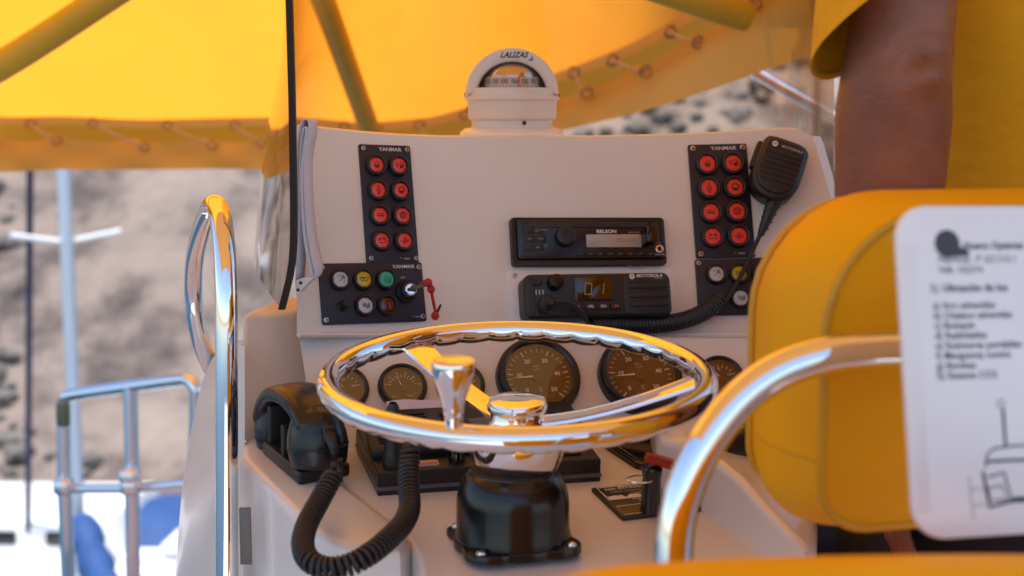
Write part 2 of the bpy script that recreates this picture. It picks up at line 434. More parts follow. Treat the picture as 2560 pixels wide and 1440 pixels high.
shelf_prism('left_pod', [(600, 1141), (604, 1100), (700, 1060), (790, 1060), (850, 1198), (985, 1300), (1026, 1344), (1000, 1368), (909, 1366), (831, 1352), (782, 1326), (739, 1285), (660, 1205)], .007, .70, .009)
# column at the left of the gauges
a = [at(601, 784, 1.53), at(738, 781, 1.56), shelf(792, 1044, .004), shelf(594, 1124, .004)]
b = bmesh.new(); vs = [b.verts.new(p) for p in a]; vb = [b.verts.new(p + Vector((.02, .14, 0))) for p in a]
b.faces.new(vs); b.faces.new(vb[::-1])
for i in range(4): b.faces.new((vs[i], vb[i], vb[(i + 1) % 4], vs[(i + 1) % 4]))
bmesh.ops.recalc_face_normals(b, faces=b.faces[:])
bmesh.ops.bevel(b, geom=b.edges[:], offset=.009, segments=4, affect='EDGES', profile=.5)
MB().bm(b).build('side_column', GEL2, console, ang=50)
# outer left cheek of the console
SIL = [(850, 590), (870, 545), (900, 524), (950, 505), (1000, 492), (1100, 472), (1200, 457), (1300, 447), (1440, 437), (1700, 420)]
rows = []
for py in (852, 858, 868, 885, 910, 950, 1000, 1060, 1130, 1200, 1280, 1360, 1440, 1540, 1650):
    s = lerp_tab(SIL, py); A = at(612, py + 14, 1.41); z = at(s, py, 1.70).z
    pts = [A, at(s + (598 - s) * .62, py + 6, 1.46), at(s + (598 - s) * .26, py + 1, 1.57), at(s + 2, py, 1.70), at(s + 14, py - 2, 1.85), at(s + 60, py - 4, 2.1)]
    rows.append(smooth_path(pts, 4))
MB().grid(rows).build('outer_cheek', GEL, console, ang=60)
# right-hand pod
tops = [(1655, 1097, 1.33), (1700, 1106, 1.315), (1745, 1124, 1.295), (1790, 1150, 1.27), (1840, 1192, 1.24), (1890, 1250, 1.20), (1960, 1325, 1.15), (2010, 1372, 1.12), (2040, 1372, 1.125)]
E = [at(*t) for t in tops]; n = len(E)
back = [E[0] + Vector((.0, .11, .004)), E[0] + Vector((.05, .16, .006)), at(1985, 1080, 1.40), at(2010, 1180, 1.30), at(2045, 1300, 1.19)]
b = bmesh.new(); P = E + back[::-1]; hi = [b.verts.new(p) for p in P]; lo = [b.verts.new(p - UP * .75 + (Vector((-.03, -.03, 0)) if i < n - 2 else Vector())) for i, p in enumerate(P)]
b.faces.new(hi); b.faces.new(lo[::-1])
for i in range(len(P)): b.faces.new((lo[i], lo[(i + 1) % len(P)], hi[(i + 1) % len(P)], hi[i]))
bmesh.ops.recalc_face_normals(b, faces=b.faces[:])
bmesh.ops.bevel(b, geom=[e for e in b.edges if e.verts[0] in hi and e.verts[1] in hi], offset=.008, segments=4, affect='EDGES', profile=.5)
MB().bm(b).build('right_pod', GEL, console, ang=50)
# hinge plate low on the left
hg = at(614, 1340, 1.30)
MB().box(0, 0, 0, .011, .004, .056, .0008).build('hinge_plate', mat('dull_hinge', (.16, .15, .14), .5, .6), console, T(*hg))

# ================================================================== WINDSCREEN
GLASS = glassy('windscreen_acrylic', (.93, .865, .79), 1.22, .05)
ws = thing('windscreen', 'curved tinted acrylic windscreen wrapping round the helm console', 'windscreen')
EDG = [(-160, 717), (0, 723), (250, 730), (500, 734), (600, 734), (660, 730), (705, 722), (745, 711), (790, 700)]
SLT = [(-160, 712), (0, 715), (150, 701), (300, 673), (430, 655), (600, 641), (790, 622)]
rows = []; edge = []
for k in range(29):
    z = .898 + (1.36 - .898) * k / 28
    def pt(pxf, Y):
        py = proj(Vector((0, Y, z)))[1]; px = pxf(py) if callable(pxf) else pxf
        P = at(px, py, Y); return Vector((P.x, Y, z))
    p0 = pt(lambda y: lerp_tab(EDG, y), 1.40)
    low = max(0, (1.06 - z)) * .0
    ctl = [p0, pt(lambda y: (lerp_tab(EDG, y) * .55 + lerp_tab(SLT, y) * .45) - 8, 1.55), pt(lambda y: lerp_tab(SLT, y) + 2, 1.78), pt(lambda y: lerp_tab(SLT, y) + 6, 2.0), pt(lambda y: lerp_tab(SLT, y) + 60, 2.28),
           pt(900, 2.48), pt(1130, 2.58), pt(1400, 2.62), pt(1680, 2.58), pt(1900, 2.44), pt(2020, 2.2), pt(2052, 1.98), pt(2085, 1.78)]
    rows.append(smooth_path(ctl, 5)); edge.append(p0)
MB().grid(rows).build('pane', GLASS, ws, ang=80)
EDGE = mat('dark_pane_edge', (.016, .008, .005), .4, spec=.25)
pts = []
for p in edge[::-1]: pts.append(p)
pp = edge
tb = MB(); vs = []; 
for p in pp:
    for dx, dy in ((-.0034, -.002), (.0032, -.003), (.0036, .003), (-.003, .004)): vs.append(p + Vector((dx, dy, 0)))
fs = []
for i in range(len(pp) - 1):
    for q in range(4): fs.append((i * 4 + q, i * 4 + (q + 1) % 4, (i + 1) * 4 + (q + 1) % 4, (i + 1) * 4 + q))
tb.add(vs, fs).build('pane_edge', EDGE, ws)

# ================================================================== AWNING
CANV = canvas('yellow_awning_cloth', (.90, .42, .04), (1.0, .375, .03), .88, .5)
ROOFC = canvas('unseen_roof_cloth', (.66, .41, .25), (.56, .24, .04), .45)  # unseen roof: separate cloth, tinted to set light and reflections below
VAL = canvas('yellow_valance_cloth', (.95, .58, .14), (.98, .58, .15), .55)
YTUBE = mat('yellow_covered_tube', (.62, .40, .02), .55, bump=.2, bscale=300, noise=.08, nscale=12)
CORD = mat('lacing_cord', (.55, .45, .36), .7, bump=.3, bscale=900)
aw = thing('awning', 'yellow canvas sun awning stretched over the boat on a tubular frame', 'awning')
def P3(px, py, Y): return at(px, py, Y)
HEM = [P3(-420, 230, 2.6), P3(-260, 275, 3.3), P3(0, 292, 3.6), P3(160, 291, 3.62), P3(350, 299, 3.64), P3(520, 296, 3.65), P3(680, 293, 3.66), P3(800, 297, 3.68), P3(905, 306, 3.70),
       P3(1000, 300, 3.62), P3(1100, 288, 3.52), P3(1230, 246, 3.36), P3(1380, 186, 3.16), P3(1480, 150, 3.04), P3(1600, 98, 2.9), P3(1730, 22, 2.72), P3(1900, -90, 2.5), P3(2150, -270, 2.25), P3(2500, -560, 2.0)]
HEMS = smooth_path(HEM, 4); NH = len(HEMS)
def eave(i):
    t = i / (NH - 1); u = -1.45 + 2.9 * t
    return boat(u, 1.75 + .25 * math.sin(math.pi * t), 2.02 + .13 * math.sin(math.pi * t))
rows = [HEMS]
for k in range(1, 9):
    t = k / 8; row = []
    for i in range(NH):
        a, b = HEMS[i], eave(i); p = a.lerp(b, t); p.z += .10 * math.sin(math.pi * t) + .010 * math.sin(math.pi * t) * (math.sin(i * .52 + k * .8) + .6 * math.sin(i * 1.13 - k * .5)); row.append(p)
    rows.append(row)
for v in (1.3, 1.0, .6, .3, .0, -.3):  # unseen roof, aft edge kept short so light enters from behind
    rows.append([Vector((0, 0, 0)) + boat(-1.45 + 2.9 * i / (NH - 1), v, 2.04 + .13 * math.sin(math.pi * i / (NH - 1)) + .05 * math.sin((v + .3) / 2.1 * math.pi)) for i in range(NH)])
MB().grid(rows[:9]).build('front_slope', CANV, aw, ang=80); MB().grid(rows[8:]).build('roof', ROOFC, aw, ang=80)
# doubled hem along the lower edge (second layer of cloth)
hemb = [p + Vector((0, -.004, 0)) for p in HEMS]; hemt = [p + Vector((0, .0, -.022)) for p in HEMS]
MB().grid([hemb, hemt]).build('hem_band', VAL, aw, ang=80)
# inner skirt of cloth hanging behind the lacing gap
MB().grid([[p + Vector((0, .05, -.004)) for p in HEMS], [p + Vector((0, .07, -.10)) for p in HEMS]]).build('inner_skirt', CANV, aw, ang=80)
# valance below the lacing gap
VB = [P3(-420, 380, 2.6), P3(-260, 425, 3.3), P3(0, 430, 3.6), P3(160, 424, 3.62), P3(350, 424, 3.64), P3(520, 422, 3.65), P3(680, 424, 3.66), P3(800, 424, 3.68), P3(905, 428, 3.70),
      P3(1000, 420, 3.62), P3(1100, 404, 3.52), P3(1230, 370, 3.36), P3(1380, 332, 3.16), P3(1480, 308, 3.04), P3(1600, 280, 2.9), P3(1730, 240, 2.72), P3(1900, 180, 2.5), P3(2150, 90, 2.25), P3(2500, -100, 2.0)]
VBS = smooth_path(VB, 12); HV = smooth_path(HEM, 12); NV = len(VBS); rows = []
for k in range(7):
    t = k / 6; row = []
    for i in range(NV):
        sc = .034 + .016 * abs(math.sin(i * math.pi / 12 + .3)) ** .7     # scalloped upper edge pulled up at the eyelets
        top_ = HV[i] + Vector((0, 0, -sc - .012)); p = top_.lerp(VBS[i], t)
        p.y += .016 * math.sin(i * .37) * math.sin(math.pi * t); row.append(p)
    rows.append(row)
MB().grid(rows).build('valance', VAL, aw, ang=80)
EYE = mat('eyelet_brass', (.45, .30, .16), .35, 1)
for i in range(6, NV - 20, 12):
    a = HV[i + random.choice((-1, 0, 0, 1))] + Vector((.0, -.02, -.012 - random.random() * .008)); j = min(NV - 1, i + random.choice((4, 5, 6, 7))); b_ = rows[0][j] + Vector((0, -.02, -.012))
    MB().tube(smooth_path([a, (a + b_) / 2 + Vector((0, -.01, -.004)), b_], 4), .0035, 6).build('lacing_cord', CORD, aw)
    for p in (a, b_):
        MB().ring(.011, .004, 14, 6, axes(p, Vector((1, 0, 0)), UP, Vector((0, -1, 0)))).build('eyelet', EYE, aw)
# frame tubes in yellow sleeves
for p in ([P3(-200, 262, 2.5), P3(0, 165, 2.5), P3(275, -12, 2.5), P3(560, -200, 2.5)],
          [P3(760, -110, 2.85), P3(815, 20, 3.05), P3(875, 185, 3.32), P3(930, 340, 3.52), P3(955, 415, 3.58)],
          [P3(1560, -60, 2.4), P3(1780, 14, 2.45), P3(1870, 42, 2.47)]):
    MB().tube(smooth_path(p, 6), .026, 14).build('frame_tube', YTUBE, aw)
# ================================================================== INSTRUMENTS ON THE DASH
def phillips(parent, x, y, r, z=0, m=None, name='screw', rot=0):
    o = MB().lathe([(r, 0), (r, .0006), (r * .8, .0014), (r * .0, .0016)], 18).build(name, m or SCREW, parent, T(x, y, z) @ RZ(rot))
    cr = MB(); cr.fill([(-r * .62, -r * .16), (r * .62, -r * .16), (r * .62, r * .16), (-r * .62, r * .16)], .00175); cr.fill([(-r * .16, -r * .62), (r * .16, -r * .62), (r * .16, r * .62), (-r * .16, r * .62)], .00178)
    cr.build('cross_slot', INK, o)
    return o
SCREW = mat('screw_nickel', (.66, .64, .6), .32, 1)
def seg(*p): return ('l', p)
def icon_mesh(kind, k):
    b = MB(); wd = .075 * k
    def L(pts, c=False): b.strip([(x * k, y * k) for x, y in pts], wd, .0, closed=c)
    def F(pts): b.fill([(x * k, y * k) for x, y in pts])
    flask = [(-.12, .42), (.12, .42), (.12, .18)] + circ(.34, 14, 0, -.12, 62, -242)[0:] + [(-.12, .18)]
    if kind == 'coolant': L(flask, True); L([(-.3, -.05), (.3, -.05)]); F([(-.28, -.14), (.28, -.14), (.2, -.34), (-.2, -.34)])
    elif kind == 'filter': L([(x * .8, y * .8) for x, y in flask], True); L([(-.26, -.08), (.26, -.08)]); L([(0, .4), (0, .62)]); L([(-.12, .55), (.1, .62)]); L([(0, -.4), (0, -.62)]); b.strip([(x * k, y * k) for x, y in circ(.08, 8, 0, -.6)], wd, 0, closed=True)
    elif kind == 'fuel':
        L([(-.45, .3), (-.28, .3), (-.28, -.05), (-.18, -.05), (-.365, -.32), (-.55, -.05), (-.45, -.05)], True)
        L([(.08, .36), (.42, .36), (.42, -.4), (.08, -.4)], True); F([(.1, -.02), (.4, -.02), (.4, -.38), (.1, -.38)]); L([(.42, .25), (.6, .1), (.62, -.25), (.52, -.32)])
    elif kind == 'gear':
        L(circ(.38, 24), True)
        for i in range(16):
            a = R_(i * 22.5); L([(.4 * math.cos(a), .4 * math.sin(a)), (.52 * math.cos(a), .52 * math.sin(a))])
        F(circ(.36, 12, 0, 0, 195, 345))
    elif kind == 'arrow':
        L([(-.5, .14), (-.3, .18), (-.1, .14), (.1, .18), (.3, .14), (.5, .18)]); F([(-.5, -.2), (.3, -.2), (.3, -.05), (-.5, -.05)]); F([(.28, -.28), (.52, -.12), (.28, .04)])
    elif kind == 'fan':
        L(circ(.48, 26), True)
        for i in range(7):
            a = i * 360 / 7; L([(.1 * math.cos(R_(a)), .1 * math.sin(R_(a))), (.3 * math.cos(R_(a + 22)), .3 * math.sin(R_(a + 22))), (.46 * math.cos(R_(a + 62)), .46 * math.sin(R_(a + 62)))])
    elif kind == 'battery':
        L([(-.5, .2), (.5, .2), (.5, -.32), (-.5, -.32)], True); F([(-.42, .2), (-.22, .2), (-.22, .32), (-.42, .32)]); F([(.22, .2), (.42, .2), (.42, .32), (.22, .32)]); L([(-.38, .05), (-.2, .05)]); L([(.2, .05), (.38, .05)]); L([(.29, .14), (.29, -.04)])
    elif kind == 'oil':
        L([(x * .9, y * .9) for x, y in flask], True); F(circ(.12, 10, 0, -.16)); F([(-.11, -.13), (.11, -.13), (0, .1)]); L([(-.6, -.1), (-.42, -.1)]); L([(.42, -.1), (.6, -.1)]); F([(-.5, 0), (-.5, -.2), (-.36, -.1)]); F([(.5, 0), (.5, -.2), (.36, -.1)])
    elif kind == 'lamp':
        for a0 in range(150, -31, -36): L(circ(.55, 4, 0, -.05, a0, a0 - 24))
        L([(-.28, -.34), (.22, .16)]); L(circ(.13, 10, .3, .26), True)
        for a in range(0, 360, 60): L([(.3 + .18 * math.cos(R_(a)), .26 + .18 * math.sin(R_(a))), (.3 + .27 * math.cos(R_(a)), .26 + .27 * math.sin(R_(a)))])
    elif kind == 'glow':
        L([(-.6, .28), (-.42, .3)] + circ(.26, 12, -.22, .02, 110, 380) [::-1][:0] + circ(.25, 14, -.25, 0, 120, -200) + circ(.25, 14, .25, 0, 340, 60)[::-1] + [(.6, .3)])
    elif kind == 'start':
        L([(x * .85 - .08, y * .85) for x, y in flask], True); F(circ(.07, 8, -.08, -.1)); L(circ(.56, 8, -.08, -.08, 40, -50)); F([(.2, -.62), (.42, -.52), (.24, -.36)])
    elif kind == 'mute':
        L([(-.42, .14), (-.2, .14), (.06, .38), (.06, -.38), (-.2, -.14), (-.42, -.14)], True); L([(-.2, .14), (-.2, -.14)])
        for r in (.2, .34, .48): L(circ(r, 7, .08, 0, 48, -48))
        L([(-.4, .42), (.34, -.46)])
    return b
ICO = {}
def lamp(parent, x, y, Rr, Rl, lens, icon, k=1.0):
    g = MB().lathe([(Rr, 0), (Rr, .0035), (Rr * .95, .0058), (Rr * .86, .0066), (Rl * 1.06, .0060), (Rl * 1.02, .0035), (Rl, .002)], 36).build('indicator_lamp', BEZ, parent, T(x, y, 0))
    l = MB().lathe([(Rl * 1.02, .0028), (Rl * .95, .0036), (Rl * .6, .0041), (0, .0043)], 32)
    l.build('lens', lens, g)
    nb = MB()
    for i in range(4):
        a = R_(90 * i); nb.box(Rl * .97 * math.cos(a), Rl * .97 * math.sin(a), .0040, Rl * .12, Rl * .12, .0012)
    nb.build('lens_notch', INK, g)
    if icon:
        key = (icon, round(Rl, 4))
        if key not in ICO: ICO[key] = icon_mesh(icon, Rl * .95).mesh('icon', 0); ICO[key].materials.append(INK)
        link('icon', ICO[key], g, T(0, 0, .0046))
    return g
BEZ = mat('lamp_bezel', (.017, .016, .016), .5, bump=.15, bscale=1500)

def alarm_panel(quad, label):
    M, w_, h_ = frame4(*quad, fdash)
    t = thing('alarm_panel', label, 'panel', M, 'engine alarm lamp panels')
    MB().prism(rrect(w_, h_, w_ * .035), -.006, .0025, .0006).build('plate', NAVY, t)
    def p(u, v): return (u - .5) * w_, (.5 - v) * h_
    ic = ['coolant', 'fuel', 'filter', 'gear', 'arrow', 'fan', 'battery', 'oil']
    for i in range(8):
        x, y = p((.295, .735)[i % 2], .178 + .213 * (i // 2))
        g = lamp(t, x, y, w_ * .198, w_ * .138, RED, ic[i]); g.location.z = .0025
    for u, v in ((.085, .036), (.93, .036), (.085, .962), (.945, .962)): phillips(t, *p(u, v), w_ * .046, .0025, rot=random.uniform(-20, 20))
    x, y = p(.60, .040); text('YANMAR', h_ * .045, WHITEP, t, T(x, y, .0029), bold=.012, width=w_ * .44)
    x, y = p(.77, .967); text('VDO', h_ * .020, GREYP, t, T(x, y, .0029), bold=.03, width=w_ * .12); x, y = p(.66, .958); text('by', h_ * .018, GREYP, t, T(x, y, .0029))
    return t
alarm_panel(((890, 360), (1019, 367), (1050, 661), (920, 655)), 'navy panel of eight red alarm lamps at the left of the dash')
alarm_panel(((1721, 364), (1868, 359), (1884, 641), (1737, 650)), 'navy panel of eight red alarm lamps beside the hanging microphone')

def key_panel(quad, label, withkey):
    M, w_, h_ = frame4(*quad, fdash)
    t = thing('key_switch_panel', label, 'panel', M, 'ignition key panels')
    MB().prism(rrect(w_, h_, w_ * .018), -.006, .0025, .0006).build('plate', NAVY, t)
    def p(u, v): return (u - .5) * w_, (.5 - v) * h_
    for u, v, ln, ic in ((.19, .275, WLENS, 'lamp'), (.41, .28, YLENS, 'glow'), (.63, .285, GLENS, 'start'), (.405, .715, WLENS, 'mute'), (.62, .715, DRED, None)):
        x, y = p(u, v); g = lamp(t, x, y, w_ * .098, w_ * .072, ln, ic); g.location.z = .0025
    x, y = p(.195, .70); f = MB().lathe([(w_ * .05, 0), (w_ * .05, .003), (w_ * .04, .004), (w_ * .038, .016), (w_ * .033, .018), (0, .018)], 24).build('fuse_holder', BLACK, t, T(x, y, .0025))
    MB().box(0, 0, .0182, w_ * .04, w_ * .01, .001).build('coin_slot', INK, f)
    x, y = p(.825, .49)
    k = MB().lathe([(w_ * .105, 0), (w_ * .105, .003), (w_ * .092, .005), (w_ * .085, .005), (w_ * .085, .007), (w_ * .07, .010), (w_ * .062, .010)], 36).build('switch_collar', BLACK, t, T(x, y, .0025))
    MB().lathe([(w_ * .062, .008), (w_ * .062, .012), (w_ * .055, .014), (w_ * .050, .0145), (w_ * .046, .013), (0, .013)], 36).build('switch_barrel', CHROME, k)
    x2, y2 = p(.80, .262); text('OFF', h_ * .052, GREYP, t, T(x2, y2, .0029))
    x2, y2 = p(.815, .075); text('YANMAR', h_ * .08, WHITEP, t, T(x2, y2, .0029), bold=.012, width=w_ * .22)
    x2, y2 = p(.91, .925); text('VDO', h_ * .035, GREYP, t, T(x2, y2, .0029), bold=.03, width=w_ * .052); x2, y2 = p(.865, .905); text('by', h_ * .03, GREYP, t, T(x2, y2, .0029))
    for u, v in ((.035, .065), (.965, .085), (.035, .925), (.965, .915)): phillips(t, *p(u, v), w_ * .024, .0025, rot=random.uniform(0, 60))
    if withkey:
        # key with red lanyard
        kt = thing('ignition_key', 'ignition key in the switch with a knotted red cord', 'key', M @ T(x, y, .0155))
        ky = MB(); ky.prism([(-.001, -.0016), (.010, -.001), (.016, .000), (.021, .001), (.021, .007), (.015, .008), (.010, .004), (0, .0018)], .002, .0046, .0006, both=True, M=RY(-38)); ky.build('key_blade', KEYM, kt)
        rd = mat('red_cord', (.52, .02, .015), .6, bump=.6, bscale=700, noise=.35, nscale=350)
        q = RY(-38) @ Vector((.0175, .003, .003))
        pts = [q + Vector((-.004, .002, .003)), q + Vector((.004, .003, .004)), q + Vector((.006, -.006, .001)), q + Vector((.009, -.014, -.004)), q + Vector((.012, -.024, -.008)), q + Vector((.013, -.032, -.009)), q + Vector((.011, -.037, -.009))]
        MB().tube(smooth_path(pts, 6), .0019, 8).build('cord', rd, kt)
        kn = MB()
        for c, r in ((q + Vector((.002, .001, .004)), .0046), (q + Vector((.006, -.006, .001)), .0042), (q + Vector((.0125, -.034, -.009)), .0045)):
            kn = MB()
            for j in range(3):
                kn.tube([c + (Matrix.Rotation(j * 1.1, 3, 'X') @ Matrix.Rotation(j * .9, 3, 'Y') @ Vector((r * .7 * math.cos(a), r * .7 * math.sin(a), 0))) for a in [2 * math.pi * i / 12 for i in range(12)]], .0019, 8, closed=True)
            kn.build('knot', rd, kt)
        e = q + Vector((.0125, -.034, -.009))
        MB().tube([e, e + Vector((.004, .007, .002)), e + Vector((.007, .012, .002))], [.0019, .0017, .0012], 8).build('cord_end', mat('burnt_cord_end', (.05, .02, .015), .7), kt)
    return t
KEYM = mat('worn_brass_key', (.14, .10, .07), .5, 1, noise=.2, nscale=80)
key_panel(((792, 657), (1049, 659), (1068, 808), (806, 808)), 'navy switch panel with green lamp and key, below the left alarm lamps', True)
key_panel(((1737, 652), (1998, 640), (2006, 780), (1745, 793)), 'navy switch panel partly hidden by the yellow seat and coiled cord', False)

# ------------------------------------------------------------------ car radio
M, w_, h_ = frame4((1271, 548), (1654, 548), (1661, 665), (1278, 669), fdash)
t = thing('car_radio', 'black car stereo with knob and pale display above the two-way radio', 'car radio', M)
def zr(zx, zy):
    v = (zy - 127) / 532; return ((zx - 140 - 30 * v) / 1725 - .5) * w_, (.5 - v) * h_
def zbox(par, name, x0, y0, x1, y1, z0, z1, m, bev=.0006, r=None):
    a = zr(x0, y1); b_ = zr(x1, y0); cx, cy = (a[0] + b_[0]) / 2, (a[1] + b_[1]) / 2
    return MB().prism(rrect(b_[0] - a[0], b_[1] - a[1], r or .001, 3), z0, z1, bev).build(name, m, par, T(cx, cy, 0))
fr = MB()
o_ = rrect(w_, h_, .004, 3); i_ = rrect(w_ * .945, h_ * .84, .002, 3, w_ * .004, h_ * .03)
n = len(o_); rings = [[(x, y, -.01) for x, y in o_], [(x, y, .008) for x, y in o_], [(x * .992, y * .98, .0105) for x, y in o_], [(x, y, .0095) for x, y in i_], [(x, y, .006) for x, y in i_]]
fr.grid(rings, close=True).build('trim_frame', BLACK, t, ang=25)
RF = mat('radio_face', (.010, .0095, .010), .22, bump=.05, bscale=900)
fc = zbox(t, 'face', 225, 150, 1850, 592, .004, .0125, RF, .0015, .003)
x, y = zr(730, 355); kb = MB().lathe([(.0118, .012), (.0118, .021), (.0112, .0235), (.0095, .0245), (.004, .0242), (0, .0241)], 40)
kb.build('volume_knob', BLACK, t, T(x, y, 0))
LCD = mat('lcd_display', (.40, .36, .30), .25, coat=.5)
dsp = zbox(t, 'display', 978, 325, 1590, 468, .012, .0131, LCD, .0002)
x, y = zr(1420, 395); text('00:00', .0075, mat('lcd_segment', (.27, .23, .19), .5), dsp, T(0, 0, 0) @ Matrix.Translation(Vector((x, y, .0133)) - dsp.location), width=.024)
x, y = zr(1200, 294); text('BELSON', .0055, WHITEP, t, T(x, y, .0129), bold=.025, width=.0235)
x, y = zr(1508, 306); text('MP3 PLAYER', .003, GREYP, t, T(x, y, .0129), width=.0135)
for i in range(8):
    cx = 905 + 112.5 * i; a = zr(cx, 545)
    MB().prism([(-.0055, -.0020), (.0045, -.0020), (.0058, .0020), (-.0042, .0020)], .011, .0142, .0005).build('preset_button', BLACK, t, T(*a, 0))
    text(str(i + 1), .0024, GREYP, t, T(*a, .0145))
for x0, y0, x1, y1 in ((265, 225, 400, 320), (275, 330, 410, 415), (275, 425, 405, 515), (420, 330, 520, 415), (415, 240, 505, 320), (415, 425, 505, 500), (262, 165, 340, 210)): zbox(t, 'key', x0, y0, x1, y1, .011, .0134, BLACK, .0005)
for s, zx, zy in (('VOL', 345, 375), ('AMS', 470, 375), ('BAND', 500, 275), ('CLK', 425, 285), ('INT', 520, 450), ('RPT', 435, 470)):
    a = zr(zx, zy); text(s, .0026, GREYP, t, T(*a, .0137))
zbox(t, 'slot_cover', 460, 185, 1670, 250, .011, .0136, BLACK, .0006, .002)
gs = MB()
for i in range(30):
    a = zr(500 + i * 38, 245); b_ = zr(540 + i * 38, 192); gs.strip([a, b_], .0006, .01375)
gs.build('hatched_print', mat('hatch_print', (.03, .03, .03), .4), t)
zbox(t, 'release_key', 1700, 190, 1790, 240, .011, .0138, BLACK, .0006); a = zr(1745, 215); text('REL', .003, mat('red_print', (.3, .05, .03), .5), t, T(*a, .0141))
ub = zbox(t, 'usb_stick', 1600, 275, 1722, 455, .012, .034, BLACKG, .0015, .002)
a = zr(1757, 330); text('USB', .0028, GREYP, t, T(*a, .0129)); a = zr(1790, 424); text('AUX', .0028, GREYP, t, T(*a, .0129))
a = zr(1797, 490); jk = MB().lathe([(.0048, .012), (.0048, .0138), (.0035, .0142), (.0028, .0140), (.0026, .0125), (0, .0125)], 24).build('aux_socket', STEEL, t, T(*a, 0)); MB().fill(circ(.0025, 16), .0127).build('socket_hole', INK, jk)
a = zr(1800, 550); text('720mmDC', .0025, WHITEP, t, T(*a, .0129), shear=.3, width=.012)
# ------------------------------------------------------------------ two-way radio with its white backing plate
pl = [(1266, 676), (1682, 668), (1690, 806), (1273, 812)]
M, w_, h_ = frame4(*pl, fdash)
bp = thing('backing_plate', 'white plastic backing plate screwed behind the two-way radio', 'plate', M)
MB().prism(rrect(w_, h_, .008, 5), -.004, .003, .001).build('sheet', GEL, bp)
phillips(bp, -w_ * .5 + w_ * .043, h_ * .5 - h_ * .12, .0032, .003)
lp = [Vector((-w_ * .5 + w_ * .77, h_ * .5 + .001, .004)) + Vector((math.cos(a) * .0095, math.sin(a) * .0022, .001 * math.sin(a))) for a in [2 * math.pi * i / 20 for i in range(20)]]
MB().tube(lp, .0006, 6, closed=True).build('clear_loop', mat('clear_plastic_loop', (.6, .55, .5), .2), bp)
M, w_, h_ = frame4((1309, 686), (1674, 679), (1684, 787), (1313, 800), fdash, .034)
t = thing('two_way_radio', 'black two-way radio with channel number display and speaker slots', 'radio', M)
def zr(zx, zy): return ((zx - 300) / 1680 - .5) * w_, (.5 - (zy - 735) / 505) * h_
MB().prism(rrect(w_, h_, .0095, 5), -.036, .0, .004, 3).build('body', BLACK, t)
MB().prism(rrect(w_ * .70, h_ * .90, .002, 3, -w_ * .08, 0), -.001, .0016, .0006).build('control_face', BLACK, t)
a = zr(1700, 985); fcov = MB().prism(rrect(w_ * .30, h_ * .93, .008, 4), -.001, .0022, .001).build('speaker_cover', BLACK, t, T(a[0] - .003, 0, 0))
for zy in (893, 998, 1100):
    a = zr(1715, zy); g = MB()
    o_ = rrect(.0475, .0082, .004, 4); g.strip(o_, .0011, .0025, closed=True); g.build('slot_groove', INK, t, T(a[0] - .001, a[1], 0))
    MB().prism(rrect(.0455, .0062, .0029, 4), .0018, .0034, .0006).build('speaker_bar', BLACK, t, T(a[0] - .001, a[1], 0))
a = zr(1730, 780); text('MOTOROLA', .0052, WHITEP, t, T(*a, .0026), bold=.02, shear=.12, width=.031)
a = zr(1830, 812); text('DM4400', .0022, GREYP, t, T(*a, .0026), width=.0095)
def moto_logo(par, M, r):
    d = MB().fill(circ(r, 24)).build('emblem', WHITEP, par, M)
    k = MB()
    for s in (-1, 1): k.fill([(s * r * .05, r * .05), (s * r * .3, r * .62), (s * r * .62, -r * .45), (s * r * .5, -r * .45), (s * r * .3, 0), (s * r * .15, -.1 * r)] [::s], .0002)
    k.build('emblem_letter', INK, d)
a = zr(1528, 785); moto_logo(t, T(*a, .0026), .0032)
a = zr(1080, 915); scr = MB().prism(rrect(.0445, .0285, .002, 3), .001, .0024, .0006).build('display_frame', BLACKG, t, T(*a, 0))
DSP = mat('amber_display', (.035, .016, .003), .12, coat=.6); MB().prism(rrect(.0405, .025, .001, 3), .0015, .0027, .0002).build('display', DSP, scr)
sg = MB()
def digit(on_, ox):
    sx, sy = .0038, .0062
    for k_, (x0, y0, x1, y1) in {'a': (-1, 1, 1, 1), 'b': (1, 1, 1, 0), 'c': (1, 0, 1, -1), 'd': (-1, -1, 1, -1), 'e': (-1, 0, -1, -1), 'f': (-1, 1, -1, 0)}.items():
        if k_ in on_: sg.strip([(ox + x0 * sx + .0008 * y0, y0 * sy), (ox + x1 * sx + .0008 * y1, y1 * sy)], .0011, 0)
digit('abcdef', -.0065); digit('bc', .0075)
sg.build('channel_digits', emit('lit_segment', (.30, .30, .02), .0), scr, T(0, -.0005, .0030))
for zx, s, mm in ((880, 'P1', WHITEP), (1028, '<P2', WHITEP), (1178, 'P3>', WHITEP), (1322, 'P4', mat('orange_print', (.75, .12, .02), .5))):
    a = zr(zx, 1122); kk = MB().prism(rrect(.0125, .0075, .002, 3), .001, .0036, .0008).build('programme_key', BLACK, t, T(*a, 0)); text(s, .0046, mm, kk, T(0, 0, .0038), bold=.012)
a = zr(635, 850); MB().lathe([(.0092, .001), (.0092, .004), (.0085, .006), (.0085, .016), (.0075, .018), (0, .0182)], 10).build('channel_knob', BLACKG, t, T(*a, 0))
a = zr(455, 828); MB().lathe([(.0052, .001), (.0052, .003), (.0042, .0038), (0, .0036)], 24).build('power_button', BLACK, t, T(*a, 0))
for zx in (430, 468, 508): a = zr(zx, 945); MB().prism(rrect(.0015, .0055, .0006, 2), .001, .0022).build('status_light', GREYP, t, T(*a, 0))
a = zr(530, 1095); sk_ = MB().lathe([(.0105, .001), (.0105, .010), (.0095, .012), (.008, .012), (.008, .014), (.0065, .015), (.0060, .022), (.0045, .024), (.0035, .026), (0, .026)], 28).build('microphone_plug', RUB, t, T(*a, 0))
